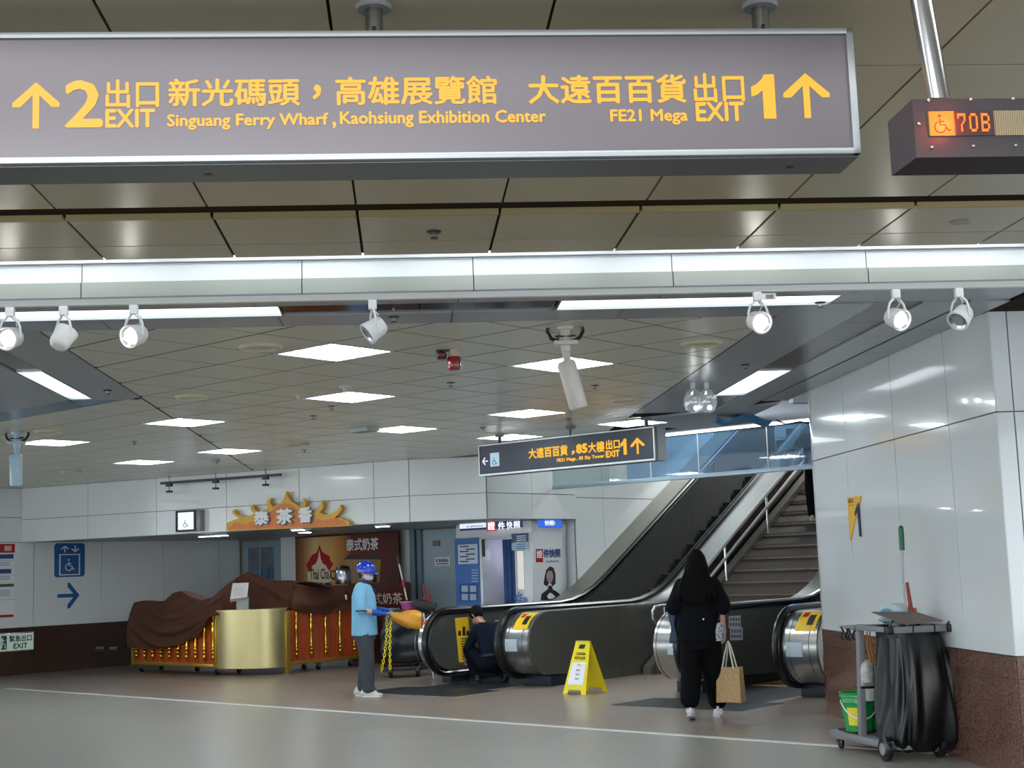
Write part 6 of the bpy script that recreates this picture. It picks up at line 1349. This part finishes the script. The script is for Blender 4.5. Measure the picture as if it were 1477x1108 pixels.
k=thing('wash_basin','pink plastic basin on the cart behind the worker','basin',Mc@V3((.07,-.03,.975)),0); MB().lathe([(.001,0),(.09,0),(.12,.10),(.13,.105),(.13,.115),(.115,.115),(.085,.012),(.001,.012)],seg=28).build('bowl',mat('pink_plastic','c763a6',.35),k,smooth=True,ang=50); MB().lathe([(.112,.104),(.134,.106),(.134,.118),(.112,.118)],seg=28).build('rim',mat('grey_pink_rim','b9a3b3',.4),k,smooth=True)
k=thing('metal_tray','flat grey metal lid lying on the second cart near the gloves','lid',Mc@V3((-.17,-.05,.972)),0); MB().lathe([(.001,0),(.11,0),(.12,.018),(.11,.03),(.001,.034)],seg=24).build('lid',m_al,k,smooth=True); MB().lathe([(.001,.034),(.02,.034),(.02,.05),(.001,.05)],seg=12).build('knob',m_blk,k)
a_,b_=PY(573,802,20.85),PY(587,866,20.85); k=thing('mop','mop with black grip and red collar leaning over the pink basin','mop',b_-V3((0,0,.0)),0); d_=a_-b_
MB().tube([(0,0,0),tuple(d_*.97)],.013,8).build('handle',mat('pale_pole','b9bcc0',.3,metal=.4),k,smooth=True); MB().tube([tuple(d_*.82),tuple(d_)],.021,10).build('black_grip',m_blk,k,smooth=True); MB().tube([tuple(d_*.28),tuple(d_*.46)],.023,10).build('red_collar',mat('dark_red_plastic','8c161d',.35),k,smooth=True)
k=thing('dust_box','black dust box with a pale pole, laid on the second cart beside the escalator','dustpan',PY(613,873,20.7),R(-5)); MB().obox((0,0,0),(1,0,-.28),(.28,0,1),(0,1,0),.34,.12,.14).build('box',m_blk,k,bevel=.012)
a_=PY(611,885,20.7)-PY(613,873,20.7); b_=PY(627,978,20.6)-PY(613,873,20.7)
MB().tube([tuple(a_),tuple(a_.lerp(b_,.5)),tuple(b_)],.012,8).build('pole',m_al,k,smooth=True); MB().lathe([(.001,-.03),(.02,-.03),(.02,.02),(.001,.02)],c=tuple(b_),seg=12).build('pole_foot',m_al,k)
MB().obox(tuple(a_+V3((.10,.03,-.08))),(1,0,-1.2),(1.2,0,1),(0,1,0),.26,.10,.05).build('black_cloth',mat('black_rag','101012',.8),k,bevel=.01)
for px,lab in ((612,'taller dark red brush handle standing behind the black dust box'),(619,'shorter dark red brush handle standing behind the black dust box')):
    p=PY(px,868,21.2); k=thing('brush_handle',lab,'brush',V3((p[0],p[1],.95)),0); h_=PY(px,842 if px<615 else 849,21.2)[2]-.95
    MB().tube([(0,0,0),(.01,0,h_*.6),(-.01 if px<615 else .0,0,h_)],[.016,.022,.012],8).build('handle',mat('dark_red_plastic','8c161d',.35),k,smooth=True); MB().box(-.03,.03,-.02,.02,h_*.35,h_*.5).build('hook',MATS['dark_red_plastic'],k,bevel=.004)
    MB().tube([(0,0,0),(0,-.1,-.6),(0,-.14,-.8)],.012,6).build('shaft',MATS['dark_red_plastic'],k)
p=PY(630,888,21.2); k=thing('yellow_cloth','yellow cleaning cloth draped at the back of the second cart','cloth',p,0)
b=MB(); b.ball((0,0,0),.10,.05,.07,24,12); b.v=[v+V3((.015*math.sin(v[2]*70),.01*math.sin(v[0]*60),.02*math.sin(v[0]*50))) for v in b.v]; b.build('cloth',mat('dull_yellow_cloth','b5a32c',.8),k,smooth=True,ang=80)
MB().tube([(0,0,-.02),(-.05,0,-.3),(-.03,0,-.85)],.012,6).build('stick',m_blk,k)
